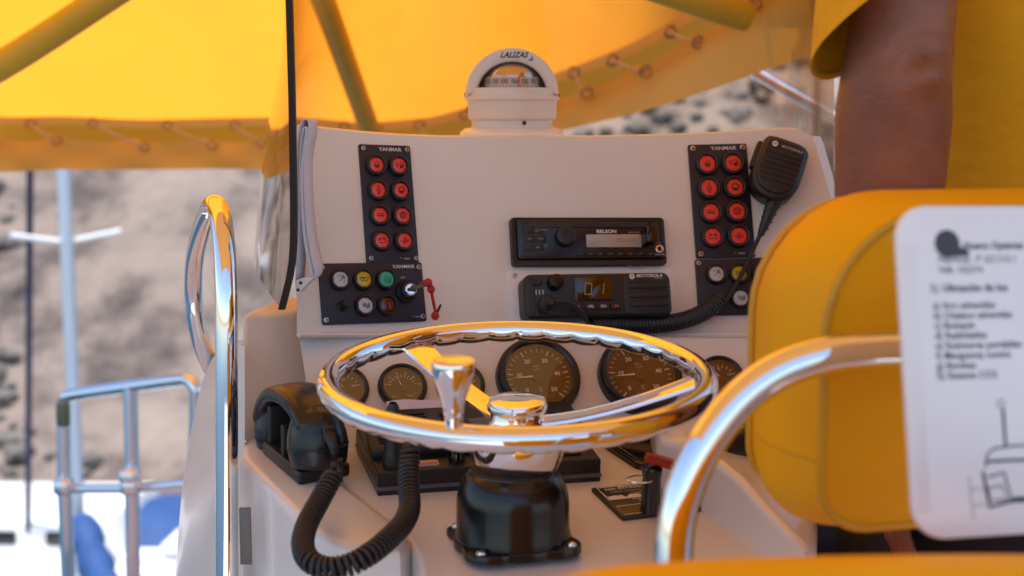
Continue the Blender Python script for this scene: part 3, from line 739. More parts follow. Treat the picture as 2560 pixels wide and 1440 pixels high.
# ------------------------------------------------------------------ fist microphone
M, w_, h_ = frame4((1908, 336), (2036, 372), (1985, 512), (1858, 475), fdash, .030)
t = thing('fist_microphone', 'black ribbed fist microphone hanging at the right end of the dash', 'microphone', M)
prof = [(-.46, .30), (-.40, .47), (-.28, .515), (.0, .52), (.30, .50), (.44, .42), (.47, .30), (.47, -.05), (.45, -.22), (.36, -.40), (.20, -.50), (.0, -.53), (-.20, -.50), (-.36, -.40), (-.45, -.22), (-.47, 0)]
pc = [(p.x, p.y) for p in smooth_path([(x * w_, y * h_, 0) for x, y in prof], 3, True)]
MB().prism(pc, -.026, .004, .006, 4).build('body', BLACK, t)
MB().prism([(x * .86, y * .86 + .002) for x, y in pc], .001, .0065, .003, 3).build('front_shell', BLACK, t)
for i in range(6):
    yy = h_ * (.24 - .088 * i); MB().box(.001, yy, .0066, w_ * (.70 - .012 * i), .0030, .0022, .0006).build('grille_rib', BLACK, t)
    MB().box(.001, yy - h_ * .044, .0062, w_ * (.70 - .012 * i), .0016, .0012).build('grille_slot', INK, t)
text('MOTOROLA', .0042, GREYP, t, T(w_ * .12, h_ * .36, .0068), bold=.02, width=w_ * .42, shear=.1); moto_logo(t, T(-w_ * .22, h_ * .365, .0068), .0035)
MB().prism(rrect(.008, .034, .003, 3, -w_ * .47, h_ * .15), -.018, -.002, .002, both=True).build('talk_key', RUB, t)
MB().cyl(.010, -.040, -.024, 24).build('hang_up_button', BLACK, t)
# strain relief and cord
mic = [on(1906, 492, fdash, .022), on(1928, 520, fdash, .020), on(1915, 552, fdash, .018), on(1903, 585, fdash, .016)]
a0 = on(1945, 488, fdash, .020)
sr = smooth_path([a0, on(1928, 520, fdash, .019), on(1914, 555, fdash, .017), on(1901, 588, fdash, .016)], 6)
Mi = M.inverted()
MB().tube(sr, [.0098 - .0058 * i / (len(sr) - 1) for i in range(len(sr))], 12, M=Mi).build('strain_relief', RUB, t)
nb = MB()
for i in range(5, len(sr) - 2, 3):
    for q in range(6):
        a = q * math.pi / 3 + i; nb.box(*(sr[i] + Vector((math.cos(a), -.3, math.sin(a))) * (.0095 - .0058 * i / len(sr))), .003, .002, .0016, .0005)
nb2 = MB(); nb2.add(nb.v, nb.f, Mi); nb2.build('strain_relief_bump', RUB, t)
s_ = smooth_path([on(1901, 586, fdash, .016), on(1880, 630, fdash, .014), on(1852, 690, fdash, .013), on(1822, 740, fdash, .014), on(1802, 762, fdash, .016), on(1785, 772, fdash, .016)], 6)
MB().tube(s_, .0026, 10, M=Mi).build('cord', RUB, t)
c_ = coil([on(1800, 748, fdash, .015), on(1770, 774, fdash, .016), on(1732, 793, fdash, .017), on(1690, 805, fdash, .018), on(1640, 811, fdash, .019), on(1580, 812, fdash, .020), on(1520, 811, fdash, .021), on(1478, 812, fdash, .022)], .0082, .0023, 40, 14, 7)
cc = MB(); cc.add(c_.v, c_.f, Mi); cc.build('coiled_cord', RUB, t)
pg = on(1385, 757, fdash, .058)
s_ = smooth_path([on(1371, 757, fdash, .052), on(1395, 752, fdash, .058), on(1430, 760, fdash, .056), on(1452, 780, fdash, .050), on(1470, 808, fdash, .040), on(1482, 820, fdash, .03)], 8)
MB().tube(s_, .0024, 10, M=Mi).build('plug_lead', RUB, t)
# ------------------------------------------------------------------ gauges
FACE = mat('gauge_face', (.016, .013, .011), .5, noise=.1, nscale=40)
GGL = glassy('gauge_glass', (.97, .97, .97), 1.6, .0, extra=.06)
GB = mat('gauge_bezel', (.010, .010, .012), .3, rvar=.05, nscale=60)
def gauge(px, py, r, label, group, kind):
    P = on(px, py, fgauge); e = .004
    X = (on(px + 10, py, fgauge) - on(px - 10, py, fgauge)); Yv = on(px, py - 10, fgauge) - on(px, py + 10, fgauge)
    Z = X.cross(Yv).normalized(); X = Vector((BR.x, BR.y, 0)); X = (X - Z * X.dot(Z)).normalized(); Yv = Z.cross(X)
    M = axes(P, X, Yv, Z); t = thing('rev_counter' if kind == 'tach' else 'gauge', label, 'gauge', M, group)
    hgt = r * .34; k = .80
    MB().lathe([(r * 1.0, -.01), (r * 1.0, hgt * .55), (r * .975, hgt * .85), (r * .93, hgt), (r * .86, hgt), (r * .81, hgt * .86), (r * k, hgt * .45)], 64).build('bezel', GB, t)
    MB().fill(circ(r * (k + .02), 48), hgt * .42).build('face', FACE, t)
    MB().fill(circ(r * (k + .02), 48), hgt * .80).build('glass', GGL, t)
    zf = hgt * .42 + .0004
    tk = MB(); f = r * k
    if kind == 'tach':
        A0, A1 = 226, -46
        for i in range(26):
            a = R_(A0 + (A1 - A0) * i / 25); big = i % 5 == 0
            tk.strip([(math.cos(a) * f * .93, math.sin(a) * f * .93), (math.cos(a) * f * (.76 if big else .82), math.sin(a) * f * (.76 if big else .82))], f * (.03 if big else .016), zf)
        tk.build('tick_marks', WHITEP, t)
        for i in range(6):
            a = R_(A0 + (A1 - A0) * i / 5); text(str(i * 10), f * .19, WHITEP, t, T(math.cos(a) * f * .58, math.sin(a) * f * .58, zf), bold=.012, name='numeral')
        text('min-1', f * .10, GREYP, t, T(0, f * .36, zf)); text('x100', f * .10, GREYP, t, T(0, f * .25, zf))
        hgl = MB()
        for q in ([(-.05, -.32), (.05, -.32), (-.05, -.48), (.05, -.48)],): hgl.strip([(x * f, y * f) for x, y in q], f * .018, zf, closed=True)
        hgl.build('hourglass_mark', GREYP, t)
        MB().prism(rrect(f * .62, f * .17, f * .02), zf, zf + .0004).build('hour_window', mat('hour_window', (.05, .036, .012), .3), t, T(f * .08, -f * .62, 0))
        text('0041', f * .11, mat('lcd_ink', (.02, .015, .005), .5), t, T(f * .1, -f * .62, zf + .0006))
        na = R_(182)
    elif kind == 'temp':
        for i in range(9):
            a = R_(160 - 140 * i / 8); tk.strip([(math.cos(a) * f * .85, math.sin(a) * f * .85 - f * .1), (math.cos(a) * f * .68, math.sin(a) * f * .68 - f * .1)], f * .03, zf)
        tk.build('tick_marks', WHITEP, t)
        for s, a in (('40', 165), ('80', 90), ('120', 15)): text(s, f * .17, WHITEP, t, T(math.cos(R_(a)) * f * .5, math.sin(R_(a)) * f * .5, zf), name='numeral')
        text('\u00b0C', f * .18, GREYP, t, T(-f * .5, -f * .5, zf)); na = R_(120)
    else:
        for i in range(11):
            a = R_(160 - 140 * i / 10); tk.strip([(math.cos(a) * f * .78, math.sin(a) * f * .78 - f * .12), (math.cos(a) * f * .62, math.sin(a) * f * .62 - f * .12)], f * .03, zf)
        tk.build('tick_marks', WHITEP, t)
        for i, s in enumerate(('0', '2', '4', '6', '8', '10')):
            a = R_(165 - 150 * i / 5); text(s, f * .17, WHITEP, t, T(math.cos(a) * f * .88, math.sin(a) * f * .88 - f * .12, zf), name='numeral')
        text('bar', f * .16, GREYP, t, T(-f * .5, -f * .55, zf)); na = R_(112)
        oc = MB(); oc.strip([(x * f, y * f) for x, y in ((.1, -.42), (.22, -.5), (.5, -.5), (.62, -.38), (.75, -.4))], f * .02, zf); oc.strip([(x * f, y * f) for x, y in ((.22, -.5), (.22, -.58), (.5, -.58), (.5, -.5))], f * .02, zf); oc.build('oil_can_mark', GREYP, t)
    nd = MB(); d = Vector((math.cos(na), math.sin(na))); nn = Vector((-d.y, d.x)); z = hgt * .62; L = .82 if kind == 'tach' else .72; cy = 0 if kind == 'tach' else -.12 * f
    q = [nn * f * .035, d * f * L, -nn * f * .035]; hw = [(p.x, p.y + cy) for p in q]
    nd.prism(hw[::-1], z - .0004, z + .0004); nd.build('needle', WHITEP, t)
    MB().lathe([(f * .2, zf), (f * .2, z), (f * .17, z + .001), (0, z + .0012)], 28).build('needle_hub', mat('needle_hub', (.03, .022, .018), .4), t, T(0, cy, 0))
    return t
def rpx(px_r, px, py): return px_r / FPX * (on(px, py, fgauge) - CAM).dot(CF) 
gauge(860, 975, rpx(62, 860, 975), 'small round gauge half hidden behind the left of the wheel rim', 'small dash gauges', 'temp')
gauge(1005, 970, rpx(62, 1005, 970), 'small round pressure gauge seen through the wheel left of the spoke', 'small dash gauges', 'oil')
gauge(1150, 966, rpx(62, 1150, 966), 'small round gauge behind the chrome spinner knob', 'small dash gauges', 'temp')
gauge(1343, 950, rpx(107, 1343, 950), 'rev counter in a thick black bezel nearest the wheel hub', 'rev counters', 'tach')
gauge(1597, 944, rpx(107, 1597, 944), 'rev counter in a thick black bezel behind the right wheel spoke', 'rev counters', 'tach')
gauge(1800, 948, rpx(60, 1800, 948), 'small round gauge at far right, past the wheel rim', 'small dash gauges', 'temp')
gauge(815, 1018, rpx(50, 815, 1018), 'dark round gauge mostly hidden by handset and wheel rim', 'small dash gauges', 'temp') if False else None
# ================================================================== COMPASS
cp = at(1280, 330, 1.76); u = 1.76 / FPX
COMPW = mat('compass_white', (.70, .66, .63), .35, noise=.02, nscale=15, bump=.05, bscale=300)
t = thing('compass', 'white domed marine compass standing on top of the dash', 'compass', axes(cp, Vector((1, 0, 0)), Vector((0, 1, 0)), UP))
def Z(py): return (330 - py) * u
MB().lathe([(0, Z(375)), (128 * u, Z(375)), (133 * u, Z(350)), (128 * u, Z(330)), (116 * u, Z(321)), (100 * u, Z(319)), (0, Z(319))], 64).build('foot', GEL, t)
MB().lathe([(100 * u, Z(322)), (100 * u, Z(302)), (106 * u, Z(298)), (109 * u, Z(296)), (111 * u, Z(254)), (117 * u, Z(250)), (117.5 * u, Z(243)), (112 * u, Z(240)), (108 * u, Z(239)), (107 * u, Z(223)), (98 * u, Z(221)), (84 * u, Z(222)), (0, Z(222))], 72).build('bowl', COMPW, t)
ar = [(114 * u * math.cos(R_(a)), 113 * u * math.sin(R_(a))) for a in range(0, 181, 6)]; ai = [(85 * u * math.cos(R_(a)), 78 * u * math.sin(R_(a))) for a in range(180, -1, -6)]
hood = MB().prism(ar + ai, -.010, .022, .003, 3, M=T(0, 0, Z(238)) @ RX(90)); 
sh = [[(114 * u * math.cos(R_(a)) * math.cos(R_(b_)), .008 + 100 * u * math.sin(R_(b_)), Z(238) + 113 * u * math.sin(R_(a)) * math.cos(R_(b_))) for a in range(0, 181, 9)] for b_ in range(0, 91, 9)]
MB().grid(sh).build('hood_back', COMPW, t)
for p in ((1, -115), (2, 115)): pass
hd = hood.build('hood', COMPW, t)
text('LALIZAS', 19 * u, INK, t, T(4 * u, -.0222, Z(143)) @ RX(90), bold=.03, shear=.35, width=70 * u)
mk = MB(); mk.fill([(-7 * u, 0), (5 * u, 0), (6 * u, 3 * u), (-4 * u, 3 * u)]); mk.fill([(0, 4 * u), (5 * u, 4 * u), (2.5 * u, 13 * u)])
mk.build('emblem', INK, t, T(46 * u, -.0222, Z(156)) @ RX(90))
CARD = mat('compass_card', (.56, .47, .42), .4); INN = mat('compass_bowl_liner', (.62, .52, .46), .14, 1, rvar=.1, nscale=30)
rc = 70 * u
MB().lathe([(rc, Z(224)), (rc, Z(199)), (rc * .97, Z(196))], 64).build('card', CARD, t)
MB().lathe([(rc * .97 * math.cos(R_(a)), Z(198) + 44 * u * math.sin(R_(a))) for a in range(0, 91, 9)], 48).build('card_dome', INN, t)
MB().lathe([(83 * u * math.cos(R_(a)), Z(224) + 74 * u * math.sin(R_(a))) for a in range(0, 91, 6)], 48).build('dome', glassy('compass_glass', (.96, .93, .9), 1.45, .02, extra=.01), t)
for s, a in (('180', -78), ('150', -57), ('120', -36), ('090', -15), ('060', 6), ('030', 27), ('000', 48), ('330', 69)):
    text(s, 17 * u, INK, t, RZ(a) @ T(0, -rc - .0004, Z(207)) @ RX(90), name='numeral', width=17 * u)
tk = MB()
for i in range(-80, 81, 7): tk.strip([(0, 0), (0, (8 if i % 21 == 6 else 5) * u)], 1.6 * u, 0, M=RZ(i) @ T(0, -rc - .0004, Z(221)) @ RX(90))
tk.build('tick_marks', INK, t)
MB().box(17 * u, -80 * u, Z(208), 2.2 * u, 1.2 * u, 30 * u).build('lubber_line', mat('red_line', (.5, .03, .02), .4), t)
for ang_, py, r in ((17, 307, 5), (-88, 274, 7), (-93, 238, 6), (86, 240, 6)):
    rr = {307: 100, 274: 110, 238: 116, 240: 116}[py] * u
    MB().lathe([(0, 0), (r * u, 0), (r * u, .0008), (0, .0009)], 16).build('screw_recess', INK, t, RZ(ang_) @ T(0, -rr - .0002, Z(py)) @ RX(90))

# ================================================================== STEERING WHEEL
WC = at(1293, 944, 1.2); wn = (UP * math.cos(R_(5.5)) - Vector((0, 1, 0)) * math.sin(R_(5.5))).normalized()
WX = Vector((1, 0, 0)); WY = wn.cross(WX)
WM = axes(WC, WX, WY, wn)
wh = thing('steering_wheel', 'polished chrome steering wheel with three spokes and a spinner knob', 'steering wheel', WM)
RW, rt = .1640, .0098; N, K = 336, 20; rows = []
for i in range(N):
    th = 2 * math.pi * i / N; ph = (th * 36 / (2 * math.pi)) % 1; sc = abs(math.sin(math.pi * ph)) ** .45
    row = []
    for q in range(K):
        a = 2 * math.pi * q / K; rr = rt
        d = math.cos(a - R_(-112))                      # grips on the lower inner side (a: 0 = outward, 90 = up)
        if d > .3: rr = rt * (1 + (.26 * sc - .10) * min(1, (d - .3) / .4))
        rad = RW + rr * math.cos(a); row.append((rad * math.cos(th), rad * math.sin(th), rr * math.sin(a)))
    rows.append(row)
rows.append(rows[0]); MB().grid(rows, close=True).build('rim', CHROME, wh, ang=60)
for ang_ in (128, 2, 250):
    sp = MB(); c, s_ = math.cos(R_(ang_)), math.sin(R_(ang_)); prf = []
    for k in range(13):
        t_ = k / 12; r = .018 + (RW - .022) * t_; zz = -.036 + .036 * (t_ ** 1.6) - .004; hw = .0145 + .002 * t_ - .003 * math.sin(math.pi * t_)
        prf.append([Vector((r, -hw, zz)), Vector((r, -hw * .92, zz + .0022)), Vector((r, 0, zz + .0030)), Vector((r, hw * .92, zz + .0022)), Vector((r, hw, zz)), Vector((r, hw * .9, zz - .0016)), Vector((r, -hw * .9, zz - .0016))])
    sp.grid(prf, close=True, M=RZ(ang_)).build('spoke', CHROME if ang_ != 999 else STEEL, wh, ang=50)
MB().lathe([(0, -.0185), (.018, -.0190), (.0250, -.0205), (.0268, -.0235), (.0268, -.0275), (.0255, -.0295), (.0240, -.030)], 64).build('hub_cap', CHROME, wh)
MB().lathe([(.0235, -.028), (.0240, -.036), (.030, -.048), (.0405, -.053), (.0430, -.056), (.0422, -.064), (.0400, -.073), (.0365, -.0805), (.030, -.0825), (.012, -.0825)], 64).build('hub', CHROME, wh)
MB().cyl(.0085, -.098, -.080, 28).build('shaft', BLACKG, wh)
ka = R_(253); kp = (RW * math.cos(ka) - .001, RW * math.sin(ka), 0)
MB().lathe([(.0058, .004), (.0066, .008), (.0070, .013), (.0066, .016), (.0076, .018), (.0080, .022), (.0092, .028), (.0125, .038), (.0155, .048), (.0168, .055), (.0170, .0575), (.0163, .0595), (.0150, .0595), (.0140, .0588), (0, .0582)], 48).build('spinner_knob', CHROME, wh, T(*kp))
# helm pump
PM = axes(PED, BR, BFW, UP)
hp = thing('helm_pump', 'glossy black dome-shaped steering pump bolted under the wheel', 'pump', PM)
HB = mat('pump_black_paint', (.007, .007, .008), .22, rvar=.05, nscale=25, bump=.03, bscale=300)
fl = []
for i in range(72):
    a = 360 * i / 72; r = .0555 + .0095 * max(math.cos(R_(4 * (a - 48))), -.3) * (1 if True else 0); fl.append((r * math.cos(R_(a)), r * math.sin(R_(a))))
MB().prism(fl, .0, .0075, .0015, 2).build('flange', HB, hp)
MB().lathe([(.0512, .007), (.0512, .012), (.0500, .016), (.0498, .040), (.0486, .048), (.0462, .056), (.0428, .0625), (.0395, .0660), (.0375, .0668), (0, .067)], 72).build('body', HB, hp)
MB().lathe([(.0, .0673), (.0372, .0671)], 48).build('dusty_top', mat('dusty_black', (.05, .033, .022), .75, noise=.6, nscale=160), hp)
for a in (138, 228, 318, 48):
    MB().lathe([(.0056, 0), (.0056, .0008), (.0046, .0028), (.0025, .0036), (0, .0037)], 20).build('bolt', STEEL, hp, T(.0575 * math.cos(R_(a)), .0575 * math.sin(R_(a)), .0075) @ S3(.85, .85, .85))

# ================================================================== THINGS ON THE SHELF
def shelfM(px, py, yaw=0, lift=0):
    return axes(shelf(px, py, lift), BR, SFW, SN) @ RZ(yaw)
# telephone handset in its cradle
HM = shelfM(806, 1198, 17, .007)
cr = thing('handset_cradle', 'black plastic cradle holding the telephone handset on the left pod', 'cradle', HM)
MB().box(0, .042, .007, .054, .096, .014, .003, 3).build('base', BLACK, cr)
MB().box(0, .042, .026, .050, .006, .040, .002, 3).build('near_post', BLACK, cr)
MB().box(0, .082, .030, .046, .006, .046, .002, 3).build('far_post', BLACK, cr)
HT = T(-.002, -.002, -.014) @ RX(-10) @ S3(1.04, .98, .98)
HSM = mat('handset_black', (.010, .010, .012), .27, rvar=.04, nscale=30, bump=.06, bscale=1200)
hs = thing('telephone_handset', 'black telephone handset resting across its cradle beside the wheel', 'handset', HM)
hb = MB()
hb.lathe([(0, .028), (.022, .028), (.0265, .031), (.0290, .046), (.0292, .052), (.0280, .062), (.0245, .074), (.018, .084), (.008, .089), (0, .090)], 40, M=S3(.98, 1.02, 1))
hb.lathe([(0, .030), (.018, .030), (.0225, .033), (.0245, .045), (.0240, .056), (.020, .070), (.012, .080), (0, .084)], 36, M=T(0, .104, 0) @ S3(1.0, .95, 1))
gpth = smooth_path([(0, -.012, .070), (0, .004, .083), (0, .028, .0925), (0, .052, .095), (0, .078, .0915), (0, .100, .078), (0, .112, .062)], 6)
rows = []
for i, p in enumerate(gpth):
    q0 = gpth[max(0, i - 1)]; q1 = gpth[min(len(gpth) - 1, i + 1)]; d = (q1 - q0).normalized(); nn = Vector((0, -d.z, d.y)); rows.append([p + Vector((.0235, 0, 0)) * (abs(math.cos(a)) ** .6 * (1 if math.cos(a) > 0 else -1)) + nn * .0095 * (abs(math.sin(a)) ** .6 * (1 if math.sin(a) > 0 else -1)) for a in [2 * math.pi * j / 28 for j in range(28)]])
hb.grid(rows, close=True); hb.add(rows[0], [tuple(range(28))]); hb.add(rows[-1], [tuple(range(28))])
me = hb.mesh('h', 0); ob = bpy.data.objects.new('tmp', me); COL.objects.link(ob)
rm = ob.modifiers.new('r', 'REMESH'); rm.mode = 'VOXEL'; rm.voxel_size = .0016; rm.use_smooth_shade = True
sm = ob.modifiers.new('s', 'SMOOTH'); sm.factor = .5; sm.iterations = 6
dg = bpy.context.evaluated_depsgraph_get(); me = bpy.data.meshes.new_from_object(ob.evaluated_get(dg)); bpy.data.objects.remove(ob)
me.materials.clear(); me.materials.append(HSM); link('grip', me, hs, HT)
MB().ring(.0289, .0007, 40, 6, T(0, 0, .049) @ S3(.99, 1.03, 1)).build('seam', INK, hs, HT); MB().ring(.0243, .0006, 36, 6, T(0, .104, .046) @ S3(1, .96, 1)).build('seam', INK, hs, HT)
MB().box(0, -.0300, .064, .012, .006, .016, .002, 3).build('cord_socket', BLACK, hs, HT)
sw = [HM.inverted() @ p for p in ()]
def H(x, y, z): return Vector((x, y, z))
MB().tube(smooth_path([H(0, -.030, .064), H(0, -.038, .055), H(.001, -.039, .047)], 4), [.0055] * 3 + [.005] * 3 + [.0042] * 3, 12).build('strain_relief', RUB, hs, HT)
cz = HM.inverted()
def W2(px, py, Y): return cz @ at(px, py, Y)
MB().tube(smooth_path([H(.001, -.039, .034), H(.001, -.040, .024), W2(836, 1160, 1.238), W2(834, 1178, 1.235), W2(822, 1205, 1.235)], 5), .0029, 10).build('cord', RUB, hs)
coil([W2(832, 1192, 1.235), W2(800, 1250, 1.21), W2(768, 1310, 1.17), W2(757, 1360, 1.13), W2(772, 1400, 1.10), W2(815, 1420, 1.09), W2(868, 1414, 1.09), W2(920, 1388, 1.10), W2(968, 1350, 1.125), W2(1008, 1308, 1.16), W2(1024, 1268, 1.19), W2(1022, 1220, 1.215), W2(1022, 1170, 1.235), W2(1026, 1122, 1.245)], .0078, .0022, 70, 14, 7).build('coiled_cord', RUB, hs)
MB().tube(smooth_path([W2(1026, 1125, 1.245), W2(1024, 1085, 1.25), W2(1012, 1062, 1.26), W2(996, 1068, 1.27), W2(992, 1090, 1.275)], 6), .0026, 10).build('plug_lead', RUB, hs)
# marine radio base unit
VM = shelfM(945, 1240)
vh = thing('marine_radio', 'low black marine radio set lying on the shelf behind the steering pump', 'radio', VM)
VW, VD = .222, .125
MB().prism([(0, 0), (VW, 0), (VW + .004, VD), (-.004, VD)], .0, .0045, .001).build('foot_plate', BLACK, vh)
MB().prism([(-.001, -.001), (VW + .001, -.001), (VW + .005, VD), (-.005, VD)], .0050, .0085, .0008).build('grey_stripe', GREY, vh)
MB().prism([(0, .001), (VW, .001), (VW + .004, VD), (-.004, VD)], .009, .024, .0025, 3).build('lower_case', BLACK, vh)
def wedge(x0, x1, y0, y1, z0, za, zb, bev):
    b = bmesh.new(); c = [(x0, y0, z0), (x1, y0, z0), (x1, y1, z0), (x0, y1, z0), (x0, y0, za), (x1, y0, za), (x1, y1, zb), (x0, y1, zb)]
    v = [b.verts.new(p) for p in c]
    for f in ((3, 2, 1, 0), (4, 5, 6, 7), (0, 1, 5, 4), (1, 2, 6, 5), (2, 3, 7, 6), (3, 0, 4, 7)): b.faces.new([v[i] for i in f])
    bmesh.ops.bevel(b, geom=b.edges[:], offset=bev, segments=2, affect='EDGES', profile=.5); return MB().bm(b)
wedge(-.002, VW + .001, .034, VD - .002, .022, .035, .044, .0025).build('upper_case', BLACK, vh)
def vz(y): return .035 + (y - .034) / (VD - .036) * .009 + .0004
for i in range(9):
    yy = .046 + i * .0075; MB().box(.036, yy, vz(yy) + .0008, .056, .0022, .0020, .0004).build('grille_bar', BLACK, vh)
for i in range(5):
    yy = .050 + i * .013; MB().box(.088, yy, vz(yy) + .001, .018, .0052, .004, .001).build('soft_key', RUB, vh)
MB().box(.132, .078, vz(.078) + .0006, .054, .062, .0016, .0006, M=None).build('screen', BLACKG, vh)
for i in range(3):
    for j in range(3):
        x, y = .172 + j * .0145, .052 + i * .0205; k = MB().lathe([(.0062, 0), (.0062, .002), (.0052, .0028), (0, .0028)], 20).build('keypad_button', RUB, vh, T(x, y, vz(y)))
        if (i, j) == (0, 2): text('DISTRESS', .002, mat('red_print', (.3, .05, .03), .5), k, T(0, 0, .003))
MB().prism(rrect(.040, .011, .003, 3), .024, .0275, .001).build('rewind_key', BLACK, vh, T(.186, .018, 0)); text('<<  ((o))', .0062, WHITEP, vh, T(.188, .018, .0278))
MB().lathe([(.0085, .023), (.0085, .038), (.0078, .0395), (0, .0396)], 20).build('volume_knob', BLACKG, vh, T(.060 + .02, .018, 0))
MB().prism(rrect(.022, .012, .001, 2), .024, .0258, .0004).build('warning_label', mat('label_cream', (.55, .48, .40), .5), vh, T(.050, .014, 0))
MB().prism(rrect(.018, .0035, .0005, 2), .0259, .0262).build('label_stripe', RED, vh, T(.050, .0105, 0))
text('SAILOR', .0062, WHITEP, vh, T(.024, .0335, .030) @ RX(90), bold=.02)
hk = MB().lathe([(.0090, .022), (.0098, .026), (.0098, .038), (.0085, .040), (.0090, .056), (.0094, .060), (.0080, .063), (.0084, .068), (.0070, .072), (.0074, .076), (.0058, .084), (.0035, .088)], 24).build('cable_plug', RUB, vh, T(.016, .014, 0))
# note lying behind the radio
nm = shelfM(1085, 1092, 3, .02)
nt_ = thing('paper_note', 'lavender paper with a pen scribble lying behind the marine radio', 'paper', nm @ T(0, .02, 0) @ RX(28))
PAPER = mat('lavender_paper', (.66, .62, .78), .75, noise=.03, nscale=30)
MB().grid([[(-.038 + .076 * i / 8, -.03 + .075 * j / 6, .002 * math.sin(i * .9) + .0015 * math.sin(j)) for i in range(9)] for j in range(7)]).build('sheet', PAPER, nt_)
sc_ = MB(); sc_.strip([(-.02 + .002 * i, -.012 + .006 * math.sin(i * 2.1) * random.random()) for i in range(22)], .0007, .0042); sc_.build('scribble', INK, nt_)
# mobile phone
ph = thing('mobile_phone', 'mobile phone in a dark case lying on the shelf by the right pod', 'phone', shelfM(1606, 1132, 12) @ T(0, .018, 0))
MB().prism(rrect(.062, .125, .010, 5), 0, .008, .0022, 3).build('case', BLACKG, ph)
g = MB(); g.strip(rrect(.052, .115, .008, 5), .0012, .0084, closed=True); g.build('bright_rim', STEEL, ph)
MB().prism(rrect(.018, .03, .005, 4, -.014, .036), .0075, .0098, .0008).build('camera_island', BLACK, ph)
# fire-extinguisher pull on its plaque
FO = shelf(1556, 1303); X = BR; Yv = (shelf(1479, 1230) - FO); Yv = (Yv - SN * Yv.dot(SN)); dl = Yv.length; Yv = Yv.normalized(); X = Yv.cross(SN)
FM = axes(FO, X, Yv, SN); FW = .105
fp = thing('fire_pull_plaque', 'black engraved fire extinguisher plaque fixed to the shelf', 'plaque', FM)
PLQ = mat('plaque_brown_black', (.014, .009, .007), .35, noise=.15, nscale=30)
MB().prism([(0, 0), (FW, 0), (FW, dl), (0, dl)], 0, .0045, .0008).build('plate', PLQ, fp)
bd = MB(); bd.strip([(.004, dl * .55), (.004, dl - .003), (FW - .004, dl - .003), (FW - .004, dl * .55)], .0018, .0047); bd.build('border_upper', WHITEP, fp)
bd = MB(); bd.strip([(.004, .004), (FW - .004, .004), (FW - .004, dl * .32), (.004, dl * .32)], .0012, .0047, closed=True); bd.build('border_lower', WHITEP, fp)
rng = random.Random(5); fl_ = [(.003, dl * .53)] + [(.003 + (FW - .006) * i / 30, dl * .575 + rng.random() * .007) for i in range(31)] + [(FW - .003, dl * .53)]
MB().add([(x, y, .0047) for x, y in fl_], [tuple(range(len(fl_)))]).build('flame_print', WHITEP, fp)
for s, y, sz, bo in (('MANUAL AUTOMATIC', .925, .0055, .015), ('FIRE EXTINGUISHING SYSTEM', .865, .0055, .015), ('Upon System Discharge At Once:', .775, .0042, 0), ('1 ENGINES', .72, .0035, 0), ('2 POWER VENTILATION', .68, .0035, 0), ('3 ELECTRICAL SYSTEMS', .64, .0035, 0), ('FOR MANUAL DISCHARGE', .485, .0042, 0), ('REMOVE PIN', .425, .0065, .02), ('PULL HANDLE', .36, .0065, .02), ('DISCHARGE AUTOMATICALLY', .28, .0035, 0)):
    text(s, sz * 1.1, WHITEP, fp, T(FW / 2, y * dl, .0048), bold=bo, width=min(FW * .86, len(s) * sz * .62))
text('SEAFIRE', .005, INK, fp, T(FW * .52, dl * .548, .0049), bold=.02)
fx = FM.inverted() @ shelf(1624, 1288)
pu = thing('fire_extinguisher_pull', 'red lever on a black post with a steel safety ring', 'handle', FM @ T(fx.x, fx.y, .0045))
MB().lathe([(0, 0), (.0095, 0), (.0092, .004), (.0088, .030), (.0088, .034), (.0095, .036), (.0098, .042), (.0085, .044), (0, .044)], 28).build('post', BLACKG, pu)
MB().ring(.013, .0011, 30, 8, T(-.012, 0, .033) @ S3(1, .75, 1)).build('safety_ring', STEEL, pu)
lv = MB().prism([(-.014, -.006), (-.010, .006), (.008, .009), (.03, .006), (.034, -.004), (.01, -.008)], -.004, .004, .002, 3, both=True, M=T(.004, 0, .050) @ RY(20))
lv.build('lever', mat('red_plastic', (.38, .025, .012), .4, bump=.1, bscale=300), pu)
# round black speaker on the right pod
sp = at(1862, 1074, 1.36); tS = thing('round_speaker', 'low round black speaker on the pod behind the yellow seat', 'speaker', axes(sp, BR, BFW, UP))
MB().lathe([(0, -.02), (.034, -.02), (.034, .004), (.030, .008), (.026, .009)], 48).build('rim', BLACKG, tS); MB().lathe([(.027, .0075), (.015, .010), (0, .0105)], 40).build('mesh_cover', mat('speaker_mesh', (.02, .015, .013), .7, bump=.8, bscale=900), tS)
# folded charts tucked behind the pane edge
pm = axes(at(752, 560, 1.425), Vector((1, 0, 0)), Vector((0, 1, 0)), UP); fc = thing('folded_chart', 'folded white paper chart tucked between windscreen edge and dash', 'paper', pm); k = 1.425 / FPX
CH = mat('chart_paper', (.70, .69, .76), .7, noise=.03, nscale=20)
def sheet(name, prof, y0, y1, m, w0=0):
    # prof: [(px, py)] outline of the fold seen edge-on, swept along y
    pts = smooth_path([((a - 752) * k, 0, (560 - b_) * k) for a, b_ in prof], 5)
    o = MB().grid([[p + Vector((0, y0, 0)) for p in pts], [p + Vector((.004, (y0 + y1) / 2, 0)) for p in pts], [p + Vector((0.002, y1, 0)) for p in pts]]).build(name, m, fc, ang=80)
    sd = o.modifiers.new('s', 'SOLIDIFY'); sd.thickness = .0006; return o
sheet('outer_fold', [(735, 720), (740, 560), (744, 430), (748, 345), (757, 306), (768, 299), (776, 306), (776, 335), (768, 370), (762, 420), (763, 500), (768, 580), (777, 640), (785, 690), (760, 712), (738, 735)], 0, .05, CH)
sheet('inner_fold', [(738, 700), (748, 560), (752, 430), (757, 350), (766, 318), (771, 330), (764, 372), (757, 430), (757, 520), (762, 600), (772, 660), (779, 692)], -.006, .045, CH)
